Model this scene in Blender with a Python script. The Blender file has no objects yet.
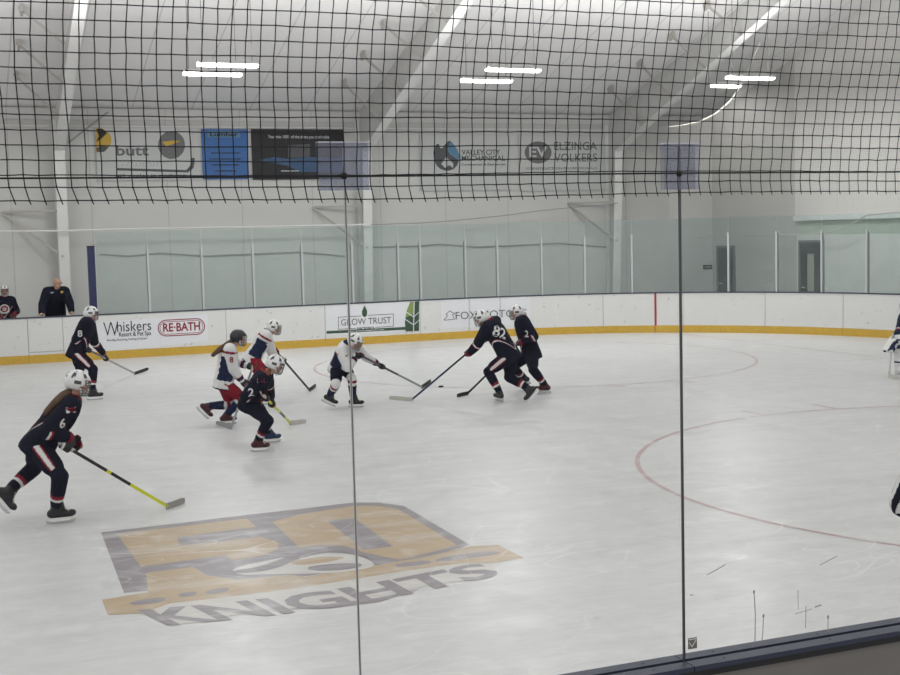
import bpy, bmesh, math, random
from mathutils import Vector, Matrix, noise
from mathutils.bvhtree import BVHTree
random.seed(7)
LAMP_W, WORLD, EXPO = 470., 1.2, -.45
SC = bpy.context.scene
COL = SC.collection
V = Vector
UP = V((0, 0, 1))

# ------------------------------------------------------------------ camera
F_PX, PITCH, ROLL, YAW, CAM_H = 1260.5, .0817, .025, .3776, 2.70
_cy, _sy, _cp, _sp = math.cos(YAW), math.sin(YAW), math.cos(PITCH), math.sin(PITCH)
FWD = V((_sy * _cp, _cy * _cp, -_sp))
_r0 = V((_cy, -_sy, 0))
_u0 = _r0.cross(FWD)
RGT = _r0 * math.cos(ROLL) - _u0 * math.sin(ROLL)
UPV = _u0 * math.cos(ROLL) + _r0 * math.sin(ROLL)
EYE = V((0, 0, CAM_H))
cam = bpy.data.cameras.new('camera')
cam.sensor_width = 36
cam.lens = F_PX / 900 * 36
cam.clip_start = .05
cam.clip_end = 300
co = bpy.data.objects.new('camera', cam)
COL.objects.link(co)
co.matrix_world = Matrix((
    (RGT.x, UPV.x, -FWD.x, EYE.x), (RGT.y, UPV.y, -FWD.y, EYE.y), (RGT.z, UPV.z, -FWD.z, EYE.z), (0, 0, 0, 1)))
SC.camera = co


def ray(px, py):
    return FWD + RGT * ((px - 450) / F_PX) + UPV * ((337.5 - py) / F_PX)


def on_z(px, py, z=0.):
    d = ray(px, py)
    return EYE + d * ((z - CAM_H) / d.z)


def on_y(px, py, y):
    d = ray(px, py)
    return EYE + d * (y / d.y)


def on_x(px, py, x):
    d = ray(px, py)
    return EYE + d * (x / d.x)


def proj(p):
    d = p - EYE
    z = d.dot(FWD)
    return 450 + F_PX * d.dot(RGT) / z, 337.5 - F_PX * d.dot(UPV) / z


# ------------------------------------------------------------------ materials
def _new(name):
    m = bpy.data.materials.new(name)
    m.use_nodes = True
    nt = m.node_tree
    b = nt.nodes['Principled BSDF']
    return m, nt, b


def mat(name, col, rough=.6, var=.06, scale=12., metal=0., bump=0., spec=.4, stretch=None):
    m, nt, b = _new(name)
    N, L = nt.nodes.new, nt.links.new
    tc = N('ShaderNodeTexCoord')
    mp = N('ShaderNodeMapping')
    if stretch:
        mp.inputs['Scale'].default_value = stretch
    nz = N('ShaderNodeTexNoise')
    nz.inputs['Scale'].default_value = scale
    nz.inputs['Detail'].default_value = 4
    L(tc.outputs['Object'], mp.inputs['Vector'])
    L(mp.outputs['Vector'], nz.inputs['Vector'])
    mx = N('ShaderNodeMix')
    mx.data_type = 'RGBA'
    L(nz.outputs['Fac'], mx.inputs[0])
    mx.inputs[6].default_value = [max(0, c * (1 - var)) for c in col] + [1]
    mx.inputs[7].default_value = [min(1, c * (1 + var)) for c in col] + [1]
    L(mx.outputs[2], b.inputs['Base Color'])
    b.inputs['Roughness'].default_value = rough
    b.inputs['Metallic'].default_value = metal
    b.inputs['Specular IOR Level'].default_value = spec
    if bump:
        bp = N('ShaderNodeBump')
        bp.inputs['Strength'].default_value = bump
        bp.inputs['Distance'].default_value = .02
        L(nz.outputs['Fac'], bp.inputs['Height'])
        L(bp.outputs['Normal'], b.inputs['Normal'])
    return m


def speck_mat(name, col, dark):
    m = mat(name, col, .45, .04, 3)
    nt = m.node_tree
    N, L = nt.nodes.new, nt.links.new
    b = nt.nodes['Principled BSDF']
    src = b.inputs['Base Color'].links[0].from_socket
    tc = N('ShaderNodeTexCoord')
    nz = N('ShaderNodeTexNoise')
    nz.inputs['Scale'].default_value = 13
    nz.inputs['Detail'].default_value = 1
    L(tc.outputs['Object'], nz.inputs['Vector'])
    mr = N('ShaderNodeMapRange')
    for k, x in zip(('From Min', 'From Max', 'To Min', 'To Max'), (.70, .76, 0, .6)):
        mr.inputs[k].default_value = x
    L(nz.outputs['Fac'], mr.inputs['Value'])
    mx = N('ShaderNodeMix')
    mx.data_type = 'RGBA'
    L(mr.outputs['Result'], mx.inputs[0])
    L(src, mx.inputs[6])
    mx.inputs[7].default_value = (*dark, 1)
    L(mx.outputs[2], b.inputs['Base Color'])
    return m


def glass_mat(name, tint, haze, haze_col, gloss=.05):
    m, nt, b = _new(name)
    nt.nodes.remove(b)
    N, L = nt.nodes.new, nt.links.new
    out = nt.nodes['Material Output']
    tr = N('ShaderNodeBsdfTransparent')
    tr.inputs[0].default_value = (*tint, 1)
    df = N('ShaderNodeBsdfDiffuse')
    df.inputs[0].default_value = (*haze_col, 1)
    gl = N('ShaderNodeBsdfGlossy')
    gl.inputs['Roughness'].default_value = .03
    nz = N('ShaderNodeTexNoise')
    tc = N('ShaderNodeTexCoord')
    nz.inputs['Scale'].default_value = 1.7
    nz.inputs['Detail'].default_value = 6
    L(tc.outputs['Object'], nz.inputs['Vector'])
    mr = N('ShaderNodeMapRange')
    mr.inputs['From Min'].default_value = .3
    mr.inputs['From Max'].default_value = .7
    mr.inputs['To Min'].default_value = haze * .5
    mr.inputs['To Max'].default_value = haze * 1.5
    L(nz.outputs['Fac'], mr.inputs['Value'])
    m1 = N('ShaderNodeMixShader')
    L(mr.outputs['Result'], m1.inputs[0])
    L(tr.outputs[0], m1.inputs[1])
    L(df.outputs[0], m1.inputs[2])
    m2 = N('ShaderNodeMixShader')
    fr = N('ShaderNodeFresnel')
    fr.inputs['IOR'].default_value = 1.3
    ml = N('ShaderNodeMath')
    ml.operation = 'MULTIPLY'
    ml.inputs[1].default_value = gloss
    L(fr.outputs[0], ml.inputs[0])
    L(ml.outputs[0], m2.inputs[0])
    L(m1.outputs[0], m2.inputs[1])
    L(gl.outputs[0], m2.inputs[2])
    L(m2.outputs[0], out.inputs['Surface'])
    return m


def emit_mat(name, col, strength):
    m, nt, b = _new(name)
    b.inputs['Base Color'].default_value = (*col, 1)
    b.inputs['Emission Color'].default_value = (*col, 1)
    b.inputs['Emission Strength'].default_value = strength
    return m


def ice_mat(name, col, worn=None, wornfac=0.):
    """ice sheet; with worn: paint under the ice, scuffed through to white"""
    m, nt, b = _new(name)
    N, L = nt.nodes.new, nt.links.new
    geo = N('ShaderNodeNewGeometry')

    def noise_(scale, detail, sc=(1, 1, 1), rot=0, dist=0.):
        mp = N('ShaderNodeMapping')
        mp.inputs['Scale'].default_value = sc
        mp.inputs['Rotation'].default_value = (0, 0, rot)
        n = N('ShaderNodeTexNoise')
        n.inputs['Scale'].default_value = scale
        n.inputs['Detail'].default_value = detail
        n.inputs['Distortion'].default_value = dist
        L(geo.outputs['Position'], mp.inputs['Vector'])
        L(mp.outputs['Vector'], n.inputs['Vector'])
        return n.outputs['Fac']

    def rng(v, a, b_, c, d):
        r = N('ShaderNodeMapRange')
        for k, x in zip(('From Min', 'From Max', 'To Min', 'To Max'), (a, b_, c, d)):
            r.inputs[k].default_value = x
        L(v, r.inputs['Value'])
        return r.outputs['Result']

    def math_(op, a, b_):
        n = N('ShaderNodeMath')
        n.operation = op
        for i, x in enumerate((a, b_)):
            if isinstance(x, (int, float)):
                n.inputs[i].default_value = x
            else:
                L(x, n.inputs[i])
        return n.outputs[0]

    def line(scale, sc, rot, w):
        n = noise_(scale, 0., sc, rot, .3)
        d = math_('ABSOLUTE', math_('SUBTRACT', n, .5), 0)
        return rng(d, 0, w, 1, 0)

    soft = noise_(.35, 3)
    streak = noise_(2.2, 6, (.35, 2.2, 1), .25)
    snow = rng(noise_(3.5, 8, (1, 1, 1)), .55, .75, 0, 1)
    ln = None
    for sc_, s2, r_, w_ in ((.8, (.5, 1.6, 1), .5, .005), (1.1, (.6, 1.3, 1), 1.9, .005), (.6, (1, 1, 1), 2.6, .0035), (1.6, (.5, 1.7, 1), -.5, .006)):
        l_ = line(sc_, s2, r_, w_)
        ln = l_ if ln is None else math_('MAXIMUM', ln, l_)
    ln = math_('MULTIPLY', ln, rng(noise_(.5, 2), .40, .65, 0, .8))
    base = N('ShaderNodeMix')
    base.data_type = 'RGBA'
    base.inputs[6].default_value = [c * .90 for c in col] + [1]
    base.inputs[7].default_value = [min(1, c * 1.10) for c in col] + [1]
    fine = noise_(13, 5, (.55, 1.4, 1), .2)
    L(rng(math_('ADD', math_('MULTIPLY', soft, .3), math_('ADD', math_('MULTIPLY', streak, .35), math_('MULTIPLY', fine, .35))), .36, .64, 0, 1), base.inputs[0])
    res = base.outputs[2]

    def over(fac, colr):
        nonlocal res
        x = N('ShaderNodeMix')
        x.data_type = 'RGBA'
        L(fac, x.inputs[0])
        L(res, x.inputs[6])
        x.inputs[7].default_value = (*colr, 1)
        res = x.outputs[2]
    if worn:
        over(rng(noise_(1.6, 6, (.5, 2.4, 1), .12), .5, .78, 0, wornfac), worn)
    over(math_('MULTIPLY', snow, .32), (.78, .785, .79))
    over(math_('MULTIPLY', ln, .85), (.74, .74, .74) if worn else (.76, .765, .77))
    over(rng(noise_(5, 2, (1, 1, 1)), .76, .80, 0, .45), (.30, .31, .32))
    L(res, b.inputs['Base Color'])
    b.inputs['Roughness'].default_value = .3
    rr = rng(noise_(2.5, 6, (1, 1, 1)), .3, .7, .28, .42)
    L(rr, b.inputs['Roughness'])
    b.inputs['Specular IOR Level'].default_value = .35
    bp = N('ShaderNodeBump')
    bp.inputs['Strength'].default_value = .02
    bp.inputs['Distance'].default_value = .01
    L(math_('ADD', noise_(6, 8), math_('MULTIPLY', ln, .0)), bp.inputs['Height'])
    return m


def seam_mat(name, col, axis, period, width, dark, offs=0., rough=.7, var=.05, axis2=None, period2=1., bump=0.):
    """painted sheet with thin joint lines every `period` metres along an axis"""
    m = mat(name, col, rough, var, 1.1, bump=bump)
    nt = m.node_tree
    N, L = nt.nodes.new, nt.links.new
    b = nt.nodes['Principled BSDF']
    src = b.inputs['Base Color'].links[0].from_socket
    geo = N('ShaderNodeNewGeometry')
    sep = N('ShaderNodeSeparateXYZ')
    L(geo.outputs['Position'], sep.inputs[0])

    def ln(ax, per):
        a = N('ShaderNodeMath'); a.operation = 'ADD'; a.inputs[1].default_value = 100 + offs
        L(sep.outputs[ax], a.inputs[0])
        mo = N('ShaderNodeMath'); mo.operation = 'MODULO'; mo.inputs[1].default_value = per
        L(a.outputs[0], mo.inputs[0])
        lt = N('ShaderNodeMath'); lt.operation = 'LESS_THAN'; lt.inputs[1].default_value = width
        L(mo.outputs[0], lt.inputs[0])
        return lt.outputs[0]
    f = ln(axis, period)
    if axis2 is not None:
        g = ln(axis2, period2)
        mxm = N('ShaderNodeMath'); mxm.operation = 'MAXIMUM'
        L(f, mxm.inputs[0]); L(g, mxm.inputs[1])
        f = mxm.outputs[0]
    ml = N('ShaderNodeMath'); ml.operation = 'MULTIPLY'; ml.inputs[1].default_value = .6
    L(f, ml.inputs[0])
    mx = N('ShaderNodeMix'); mx.data_type = 'RGBA'
    L(ml.outputs[0], mx.inputs[0]); L(src, mx.inputs[6])
    mx.inputs[7].default_value = (*dark, 1)
    L(mx.outputs[2], b.inputs['Base Color'])
    return m


ICE = (.575, .574, .576)
M = dict(
    ice=ice_mat('ice', ICE),
    ice_tan=ice_mat('paint_tan', (.43, .325, .21), (.56, .53, .50), .65),
    ice_gray=ice_mat('paint_gray', (.25, .226, .244), (.52, .51, .52), .65),
    ice_white=ice_mat('paint_white', (.55, .535, .51), ICE, .6),
    ice_red=ice_mat('paint_red', (.45, .33, .335), (.60, .59, .59), .9),
    concrete=mat('concrete', (.25, .25, .25), .9),
    wall=seam_mat('wall_sheet', (.67, .665, .65), 0, 1.93, .022, (.42, .42, .41), .75, axis2=2, period2=30, bump=.15),
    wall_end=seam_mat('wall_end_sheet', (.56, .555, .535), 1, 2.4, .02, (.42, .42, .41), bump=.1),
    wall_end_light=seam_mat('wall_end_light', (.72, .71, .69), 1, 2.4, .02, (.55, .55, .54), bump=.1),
    lintel=mat('lintel', (.52, .58, .50), .6),
    ceil=seam_mat('ceiling_sheet', (.90, .89, .885), 0, 1.52, .03, (.52, .52, .52), .3, bump=.12, var=.03),
    steel=mat('white_steel', (.80, .80, .785), .5, .08, 5),
    steel_web=mat('shaded_white_steel', (.60, .60, .585), .6, .1, 5),  # white steel webs, their shading put into the colour
    brace=mat('brace_steel', (.48, .46, .43), .6),
    board=speck_mat('board_white', (.64, .64, .63), (.28, .28, .29)),
    joint=mat('board_joint', (.30, .31, .32), .6),
    kick=mat('kick_yellow', (.52, .33, .045), .5, .25, 14),
    cap=mat('cap_navy', (.035, .04, .07), .45, .15, 20),
    navy_post=mat('post_navy', (.018, .022, .075), .5),
    redline=mat('board_red', (.35, .03, .05), .5),
    alu=mat('aluminium', (.50, .52, .525), .35, .06, 20, metal=.4),
    glass_far=glass_mat('far_glass', (.89, .93, .923), .06, (.55, .63, .63), .3),
    glass=glass_mat('near_glass', (.968, .974, .968), .0012, (.8, .82, .82), .12),
    edge_dark=mat('glass_edge_dark', (.05, .055, .06), .3),
    edge_gap=mat('joint_gap', (.16, .165, .165), .5),
    edge_light=mat('glass_edge_light', (.50, .51, .50), .2),
    plastic=glass_mat('bluish_plastic', (.87, .88, .925), .15, (.60, .61, .69), .5),
    plastic_top=mat('plastic_lip', (.75, .76, .82), .4),
    net=mat('net_cord', (.012, .012, .014), .8),
    rope=mat('net_rope', (.01, .01, .011), .7),
    scuff=mat('scuff', (.33, .33, .33), .7),
    lens=emit_mat('light_lens', (1, .99, .97), 12),
    housing=mat('light_housing', (.62, .62, .62), .5),
    wire=mat('wire', (.25, .25, .25), .6),
    door=mat('door_dark', (.045, .048, .052), .5),
    doorframe=mat('door_frame', (.16, .17, .17), .5),
    doorglass=mat('door_glass', (.36, .36, .31), .3),
    black=mat('print_black', (.02, .02, .022), .5),
    ink=mat('print_gray', (.10, .10, .11), .5),
    paper=mat('poster_sheet', (.665, .675, .70), .5, .03),
    vinyl=mat('banner_vinyl', (.60, .61, .60), .55, .04),
    b_blue=mat('banner_blue', (.055, .16, .42), .5, .1, 4),
    b_dark=mat('banner_black', (.022, .022, .025), .5, .2, 3),
    b_lblue=mat('banner_light_blue', (.12, .26, .40), .5),
    ink_soft=mat('print_mid_gray', (.17, .17, .175), .5),
    b_mid=mat('banner_night_blue', (.05, .11, .22), .5, .4, 3),
    b_pale=mat('print_pale', (.55, .60, .68), .5),
    gold=mat('print_gold', (.62, .40, .06), .5),
    green_d=mat('print_dark_green', (.035, .075, .045), .5),
    green_l=mat('print_green', (.20, .28, .08), .5),
    maroon=mat('print_maroon', (.24, .02, .04), .5),
    cable=mat('cable_pale', (.58, .56, .50), .6),
    cable_d=mat('cable_gray', (.36, .36, .345), .6),
    tan_panel=mat('back_panel', (.185, .175, .165), .6, .08, 8),
    tan=mat('sticker_tan', (.17, .16, .14), .5),
)
# cloth, kit and skin
M.update(
    navy=mat('cloth_navy', (.0085, .0095, .020), .9, .25, 30, bump=.2, spec=.12),
    navy2=mat('cloth_navy_blue', (.014, .019, .050), .9, .2, 30, bump=.2, spec=.15),
    white=mat('cloth_white', (.62, .62, .62), .9, .05, 25, bump=.2),
    red=mat('cloth_red', (.20, .014, .026), .9, .15, 30, bump=.2, spec=.15),
    pads=mat('pad_white', (.66, .66, .66), .6, .08, 18),
    glove=mat('glove_dark', (.016, .016, .022), .6, .2, 30),
    gpalm=mat('glove_palm', (.60, .58, .55), .7),
    helm_w=mat('helmet_white', (.70, .70, .70), .35, .06, 15),
    helm_b=mat('helmet_black', (.014, .015, .02), .3, .2, 15),
    vent=mat('helmet_vent', (.06, .06, .065), .6),
    cage=mat('cage_wire', (.13, .13, .135), .4, metal=.5),
    skin=mat('skin', (.50, .29, .21), .6, .06, 30),
    eye=mat('eye', (.03, .025, .02), .3),
    lips=mat('lips', (.38, .15, .13), .5),
    hair_b=mat('hair_brown', (.085, .048, .028), .7, .35, 60, stretch=(1, 1, .2)),
    hair_r=mat('hair_auburn', (.16, .05, .03), .7, .35, 60, stretch=(1, 1, .2)),
    boot=mat('boot_black', (.016, .016, .02), .45, .2, 30),
    boot_r=mat('boot_dark_red', (.055, .010, .014), .45, .2, 30),
    boot_b=mat('boot_blue', (.012, .03, .085), .45, .2, 30),
    holder=mat('blade_holder', (.74, .74, .72), .4),
    blade=mat('blade_steel', (.55, .56, .58), .25, metal=.8),
    shaft=mat('shaft_black', (.016, .016, .018), .35),
    shaft_g=mat('shaft_gray', (.23, .24, .25), .35),
    shaft_y=mat('shaft_yellow', (.60, .62, .03), .35),
    shaft_n=mat('shaft_navy', (.02, .03, .08), .35),
    tape_w=mat('tape_white', (.50, .48, .44), .8),
    tape_g=mat('tape_gray', (.30, .285, .26), .8),
    tape_k=mat('tape_black', (.02, .02, .022), .8),
    specs=mat('spectacle_frame', (.03, .03, .03), .3),
    rubber=mat('puck_rubber', (.012, .012, .012), .7),
)


# ------------------------------------------------------------------ mesh building
class MB:
    def __init__(s):
        s.v, s.f, s.m = [], [], []

    def add(s, vs, fs, mi=0):
        b = len(s.v)
        s.v += [V(x) for x in vs]
        s.f += [tuple(b + i for i in f) for f in fs]
        s.m += [mi] * len(fs)
        return s

    def box(s, lo, hi, mi=0):
        x0, y0, z0 = lo
        x1, y1, z1 = hi
        return s.add([(x0, y0, z0), (x1, y0, z0), (x1, y1, z0), (x0, y1, z0), (x0, y0, z1), (x1, y0, z1), (x1, y1, z1), (x0, y1, z1)],
                     [(3, 2, 1, 0), (4, 5, 6, 7), (0, 1, 5, 4), (1, 2, 6, 5), (2, 3, 7, 6), (3, 0, 4, 7)], mi)

    def obox(s, c, ax, h, mi=0):
        vs = []
        for k in (-1, 1):
            for i, j in ((-1, -1), (1, -1), (1, 1), (-1, 1)):
                vs.append(c + ax[0] * (i * h[0]) + ax[1] * (j * h[1]) + ax[2] * (k * h[2]))
        return s.add(vs, [(3, 2, 1, 0), (4, 5, 6, 7), (0, 1, 5, 4), (1, 2, 6, 5), (2, 3, 7, 6), (3, 0, 4, 7)], mi)

    def bar(s, a, b, w, h, up=UP, mi=0):
        t = (b - a).normalized()
        sd = t.cross(up)
        sd = sd.normalized() if sd.length > 1e-4 else V((1, 0, 0))
        u = sd.cross(t)
        return s.obox((a + b) / 2, (sd, u, t), (w / 2, h / 2, (b - a).length / 2), mi)

    def tube(s, pts, r, n=6, mi=0, ref=None, flat=1.):
        """tube along points; r a number or list; flat squeezes the second axis"""
        pts = [V(p) for p in pts]
        k = len(pts)
        rs = r if isinstance(r, (list, tuple)) else [r] * k
        vs, fs = [], []
        prev = None
        for i, p in enumerate(pts):
            t = (pts[min(i + 1, k - 1)] - pts[max(i - 1, 0)])
            t = t.normalized() if t.length > 1e-9 else UP.copy()
            if prev is None:
                a = V(ref) if ref is not None else (V((1, 0, 0)) if abs(t.x) < .8 else V((0, 1, 0)))
            else:
                a = prev
            a = (a - t * a.dot(t))
            a = a.normalized() if a.length > 1e-6 else t.orthogonal().normalized()
            prev = a
            b = t.cross(a)
            for j in range(n):
                w = 2 * math.pi * j / n
                vs.append(p + a * (math.cos(w) * rs[i]) + b * (math.sin(w) * rs[i] * flat))
        for i in range(k - 1):
            for j in range(n):
                j2 = (j + 1) % n
                fs.append((i * n + j, i * n + j2, (i + 1) * n + j2, (i + 1) * n + j))
        fs.append(tuple(range(n - 1, -1, -1)))
        fs.append(tuple((k - 1) * n + j for j in range(n)))
        return s.add(vs, fs, mi)

    def cap(s, a, b, ra, rb=None, n=12, mi=0):
        """capsule between two points with two radii"""
        rb = ra if rb is None else rb
        a, b = V(a), V(b)
        d = b - a
        if d.length < 1e-6:
            return s.ell(a, (V((1, 0, 0)), V((0, 1, 0)), UP), (ra, ra, ra), mi=mi)
        t = d.normalized()
        pts, rs = [], []
        for w in (88, 60, 30):
            w = math.radians(w)
            pts.append(a - t * (ra * math.sin(w))); rs.append(ra * math.cos(w))
        for q in (0, .5, 1):
            pts.append(a + d * q); rs.append(ra + (rb - ra) * q)
        for w in (30, 60, 88):
            w = math.radians(w)
            pts.append(b + t * (rb * math.sin(w))); rs.append(rb * math.cos(w))
        return s.tube(pts, rs, n, mi)

    def chain(s, pts, rs, n=10, mi=0):
        for i in range(len(pts) - 1):
            s.cap(pts[i], pts[i + 1], rs[i], rs[i + 1], n, mi)
        return s

    def ell(s, c, ax, r, nu=16, nv=10, mi=0):
        vs = [c + ax[2] * r[2]]
        for i in range(1, nv):
            th = math.pi * i / nv
            for j in range(nu):
                ph = 2 * math.pi * j / nu
                vs.append(c + ax[0] * (r[0] * math.sin(th) * math.cos(ph)) + ax[1] * (r[1] * math.sin(th) * math.sin(ph)) + ax[2] * (r[2] * math.cos(th)))
        vs.append(c - ax[2] * r[2])
        fs = [(0, 1 + j, 1 + (j + 1) % nu) for j in range(nu)]
        for i in range(nv - 2):
            for j in range(nu):
                a = 1 + i * nu
                fs.append((a + j, a + nu + j, a + nu + (j + 1) % nu, a + (j + 1) % nu))
        e = len(vs) - 1
        a = 1 + (nv - 2) * nu
        fs += [(a + j, e, a + (j + 1) % nu) for j in range(nu)]
        return s.add(vs, fs, mi)

    def loft(s, rings, n=20, mi=0):
        """rings: (centre, lateral axis, depth axis, rx, ry)"""
        vs, fs = [], []
        for c, la, de, rx, ry in rings:
            for j in range(n):
                w = 2 * math.pi * j / n
                cw, sw = math.cos(w), math.sin(w)
                e = .82
                vs.append(c + la * (rx * math.copysign(abs(cw) ** e, cw)) + de * (ry * math.copysign(abs(sw) ** e, sw)))
        k = len(rings)
        for i in range(k - 1):
            for j in range(n):
                j2 = (j + 1) % n
                fs.append((i * n + j, i * n + j2, (i + 1) * n + j2, (i + 1) * n + j))
        fs.append(tuple(range(n - 1, -1, -1)))
        fs.append(tuple((k - 1) * n + j for j in range(n)))
        return s.add(vs, fs, mi)

    def prism(s, poly, o, a, b, th, mi=0):
        """polygon (u,v) in the plane o + u*a + v*b, pushed along a x b by th"""
        nrm = a.cross(b).normalized() * th
        k = len(poly)
        vs = [o + a * u + b * v for u, v in poly] + [o + a * u + b * v + nrm for u, v in poly]
        fs = [tuple(range(k - 1, -1, -1)), tuple(range(k, 2 * k))] + [(i, (i + 1) % k, k + (i + 1) % k, k + i) for i in range(k)]
        return s.add(vs, fs, mi)

    def mesh(s, name, org=V((0, 0, 0))):
        me = bpy.data.meshes.new(name)
        me.from_pydata([v - org for v in s.v], [], s.f)
        me.polygons.foreach_set('material_index', s.m)
        me.update()
        bm = bmesh.new()
        bm.from_mesh(me)
        bmesh.ops.recalc_face_normals(bm, faces=bm.faces)
        bm.to_mesh(me)
        bm.free()
        return me


def link(name, me, mats, parent=None, org=V((0, 0, 0)), smooth=False):
    o = bpy.data.objects.new(name, me)
    COL.objects.link(o)
    for m in (mats if isinstance(mats, (list, tuple)) else [mats]):
        me.materials.append(m)
    if parent is not None:
        o.parent = parent
    else:
        o.location = org
    if smooth:
        me.polygons.foreach_set('use_smooth', [True] * len(me.polygons))
    return o


def wpos(o):
    p = V((0, 0, 0))
    while o is not None:
        p += o.location
        o = o.parent
    return p


def part(name, mb, mats, parent=None, smooth=False, org=None):
    """mesh given in world coordinates, linked under its parent"""
    og = wpos(parent) if parent is not None else (org if org is not None else V((0, 0, 0)))
    return link(name, mb.mesh(name, og), mats, parent, og, smooth)


def thing(name, label, cat, loc, group=None):
    o = bpy.data.objects.new(name, None)
    o.empty_display_size = .1
    COL.objects.link(o)
    o.location = loc
    o['label'] = label
    o['category'] = cat
    if group:
        o['group'] = group
    return o


def tag(o, label, cat, group=None):
    o['label'] = label
    o['category'] = cat
    if group:
        o['group'] = group
    return o


def struct(o):
    o['kind'] = 'structure'
    return o


def fuse(name, mb, voxel, mats, parent, colour=None, smooth=4, crumple=0.):
    """one continuous skin around all the shapes of mb"""
    org = wpos(parent)
    me = mb.mesh('tmp', org)
    o = bpy.data.objects.new('tmp', me)
    COL.objects.link(o)
    r = o.modifiers.new('r', 'REMESH')
    r.mode = 'VOXEL'
    r.voxel_size = voxel
    r.adaptivity = 0
    if smooth:
        q = o.modifiers.new('s', 'SMOOTH')
        q.factor = .5
        q.iterations = smooth
    dg = bpy.context.evaluated_depsgraph_get()
    ev = o.evaluated_get(dg)
    nm = bpy.data.meshes.new_from_object(ev, preserve_all_data_layers=False, depsgraph=dg)
    bpy.data.objects.remove(o)
    bpy.data.meshes.remove(me)
    nm.name = name
    if crumple:
        for v in nm.vertices:
            p = v.co * 9
            d = noise.noise(p) * .6 + noise.noise(V((p.x * 2.3, p.y * 2.3, p.z * 3.1))) * .4
            v.co += v.normal * (d * crumple)
    out = link(name, nm, mats, parent, smooth=True)
    nm.polygons.foreach_set('use_smooth', [True] * len(nm.polygons))
    if colour:
        nm.polygons.foreach_set('material_index', [colour(p.center + org, p.normal) for p in nm.polygons])
    nm.update()
    return out


def text_mesh(txt, size, bold=0., align='CENTER', xs=1., shear=0.):
    cu = bpy.data.curves.new('t', 'FONT')
    cu.body = txt
    cu.size = size
    cu.align_x = align
    cu.align_y = 'CENTER'
    cu.offset = bold * size
    cu.shear = shear
    cu.resolution_u = 3
    o = bpy.data.objects.new('t', cu)
    COL.objects.link(o)
    dg = bpy.context.evaluated_depsgraph_get()
    me = bpy.data.meshes.new_from_object(o.evaluated_get(dg), depsgraph=dg)
    bpy.data.objects.remove(o)
    vs = [(v.co.x * xs, v.co.y) for v in me.vertices]
    fs = [tuple(p.vertices) for p in me.polygons]
    bpy.data.meshes.remove(me)
    return vs, fs


def fitw(vs, w):
    xs = [v[0] for v in vs]
    k = w / (max(xs) - min(xs))
    c = (max(xs) + min(xs)) / 2
    return [((x - c) * k, y) for x, y in vs]


def rect(u0, v0, u1, v1):
    return [(u0, v0), (u1, v0), (u1, v1), (u0, v1)]


def disc(cu, cv, ru, rv=None, n=28, a0=0, a1=360):
    rv = ru if rv is None else rv
    return [(cu + ru * math.cos(math.radians(a0 + (a1 - a0) * i / n)), cv + rv * math.sin(math.radians(a0 + (a1 - a0) * i / n))) for i in range(n + (a1 - a0 != 360))]


def bvh_of(o):
    org = wpos(o)
    return BVHTree.FromPolygons([v.co + org for v in o.data.vertices], [tuple(p.vertices) for p in o.data.polygons])


def decal(name, vs, fs, px, py, target, m, upd=UP, tilt=0., lift=.004):
    """flat lettering or patch laid on the cloth at the point seen at (px, py)"""
    bv = bvh_of(target)
    d = ray(px, py).normalized()
    h = bv.ray_cast(EYE, d)
    if h[0] is None:
        return None
    c, n = h[0], h[1]
    n = (n - d * .6).normalized()
    u = (upd - n * upd.dot(n)).normalized()
    r = u.cross(n)
    if tilt:
        a = math.radians(tilt)
        r, u = r * math.cos(a) + u * math.sin(a), u * math.cos(a) - r * math.sin(a)
    pts = []
    for x, y in vs:
        p = c + r * x + u * y
        q = bv.ray_cast(p + n * .12, -n, .25)
        pts.append((q[0] if q[0] is not None else p) + n * lift)
    mb = MB().add(pts, fs)
    return part(name, mb, m, target)


def poly_mesh(*polys):
    vs, fs = [], []
    for p in polys:
        b = len(vs)
        vs += p
        fs.append(tuple(range(b, b + len(p))))
    return vs, fs


# ------------------------------------------------------------------ people
def ik(a, c, l1, l2, pole):
    d = c - a
    L = d.length
    mx = (l1 + l2) * .995
    if L > mx:
        k = L / mx
        l1 *= k; l2 *= k
    t = d.normalized()
    x = (l1 * l1 - l2 * l2 + L * L) / (2 * L)
    h = math.sqrt(max(0, l1 * l1 - x * x))
    p = pole - t * pole.dot(t)
    p = p.normalized() if p.length > 1e-5 else t.orthogonal().normalized()
    return a + t * x + p * h


def head_frame(f, roll=0.):
    f = f.normalized()
    l = UP.cross(f).normalized()
    u = f.cross(l).normalized()
    return l, f, u


def hand_paths(G, a, n, k, rho):
    """four curled finger chains and a thumb round a shaft at G"""
    s = a.cross(n)
    out = []
    for i, (e, off) in enumerate(((215, -1.5), (245, -.5), (238, .5), (205, 1.5))):
        ch = []
        for q in range(5):
            ph = math.radians(35 + (e - 35) * q / 4)
            ch.append(G + a * (off * .021 * k) + n * (math.cos(ph) * rho * (1.15 if q == 0 else 1)) + s * (math.sin(ph) * rho * (1.15 if q == 0 else 1)))
        out.append(ch)
    th = []
    for q, (ph, al) in enumerate(((-25, -.018), (-65, -.03), (-110, -.035), (-150, -.03))):
        ph = math.radians(ph)
        th.append(G + a * (al * k) + n * (math.cos(ph) * rho * 1.1) + s * (math.sin(ph) * rho * 1.1))
    out.append(th)
    return out


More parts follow.
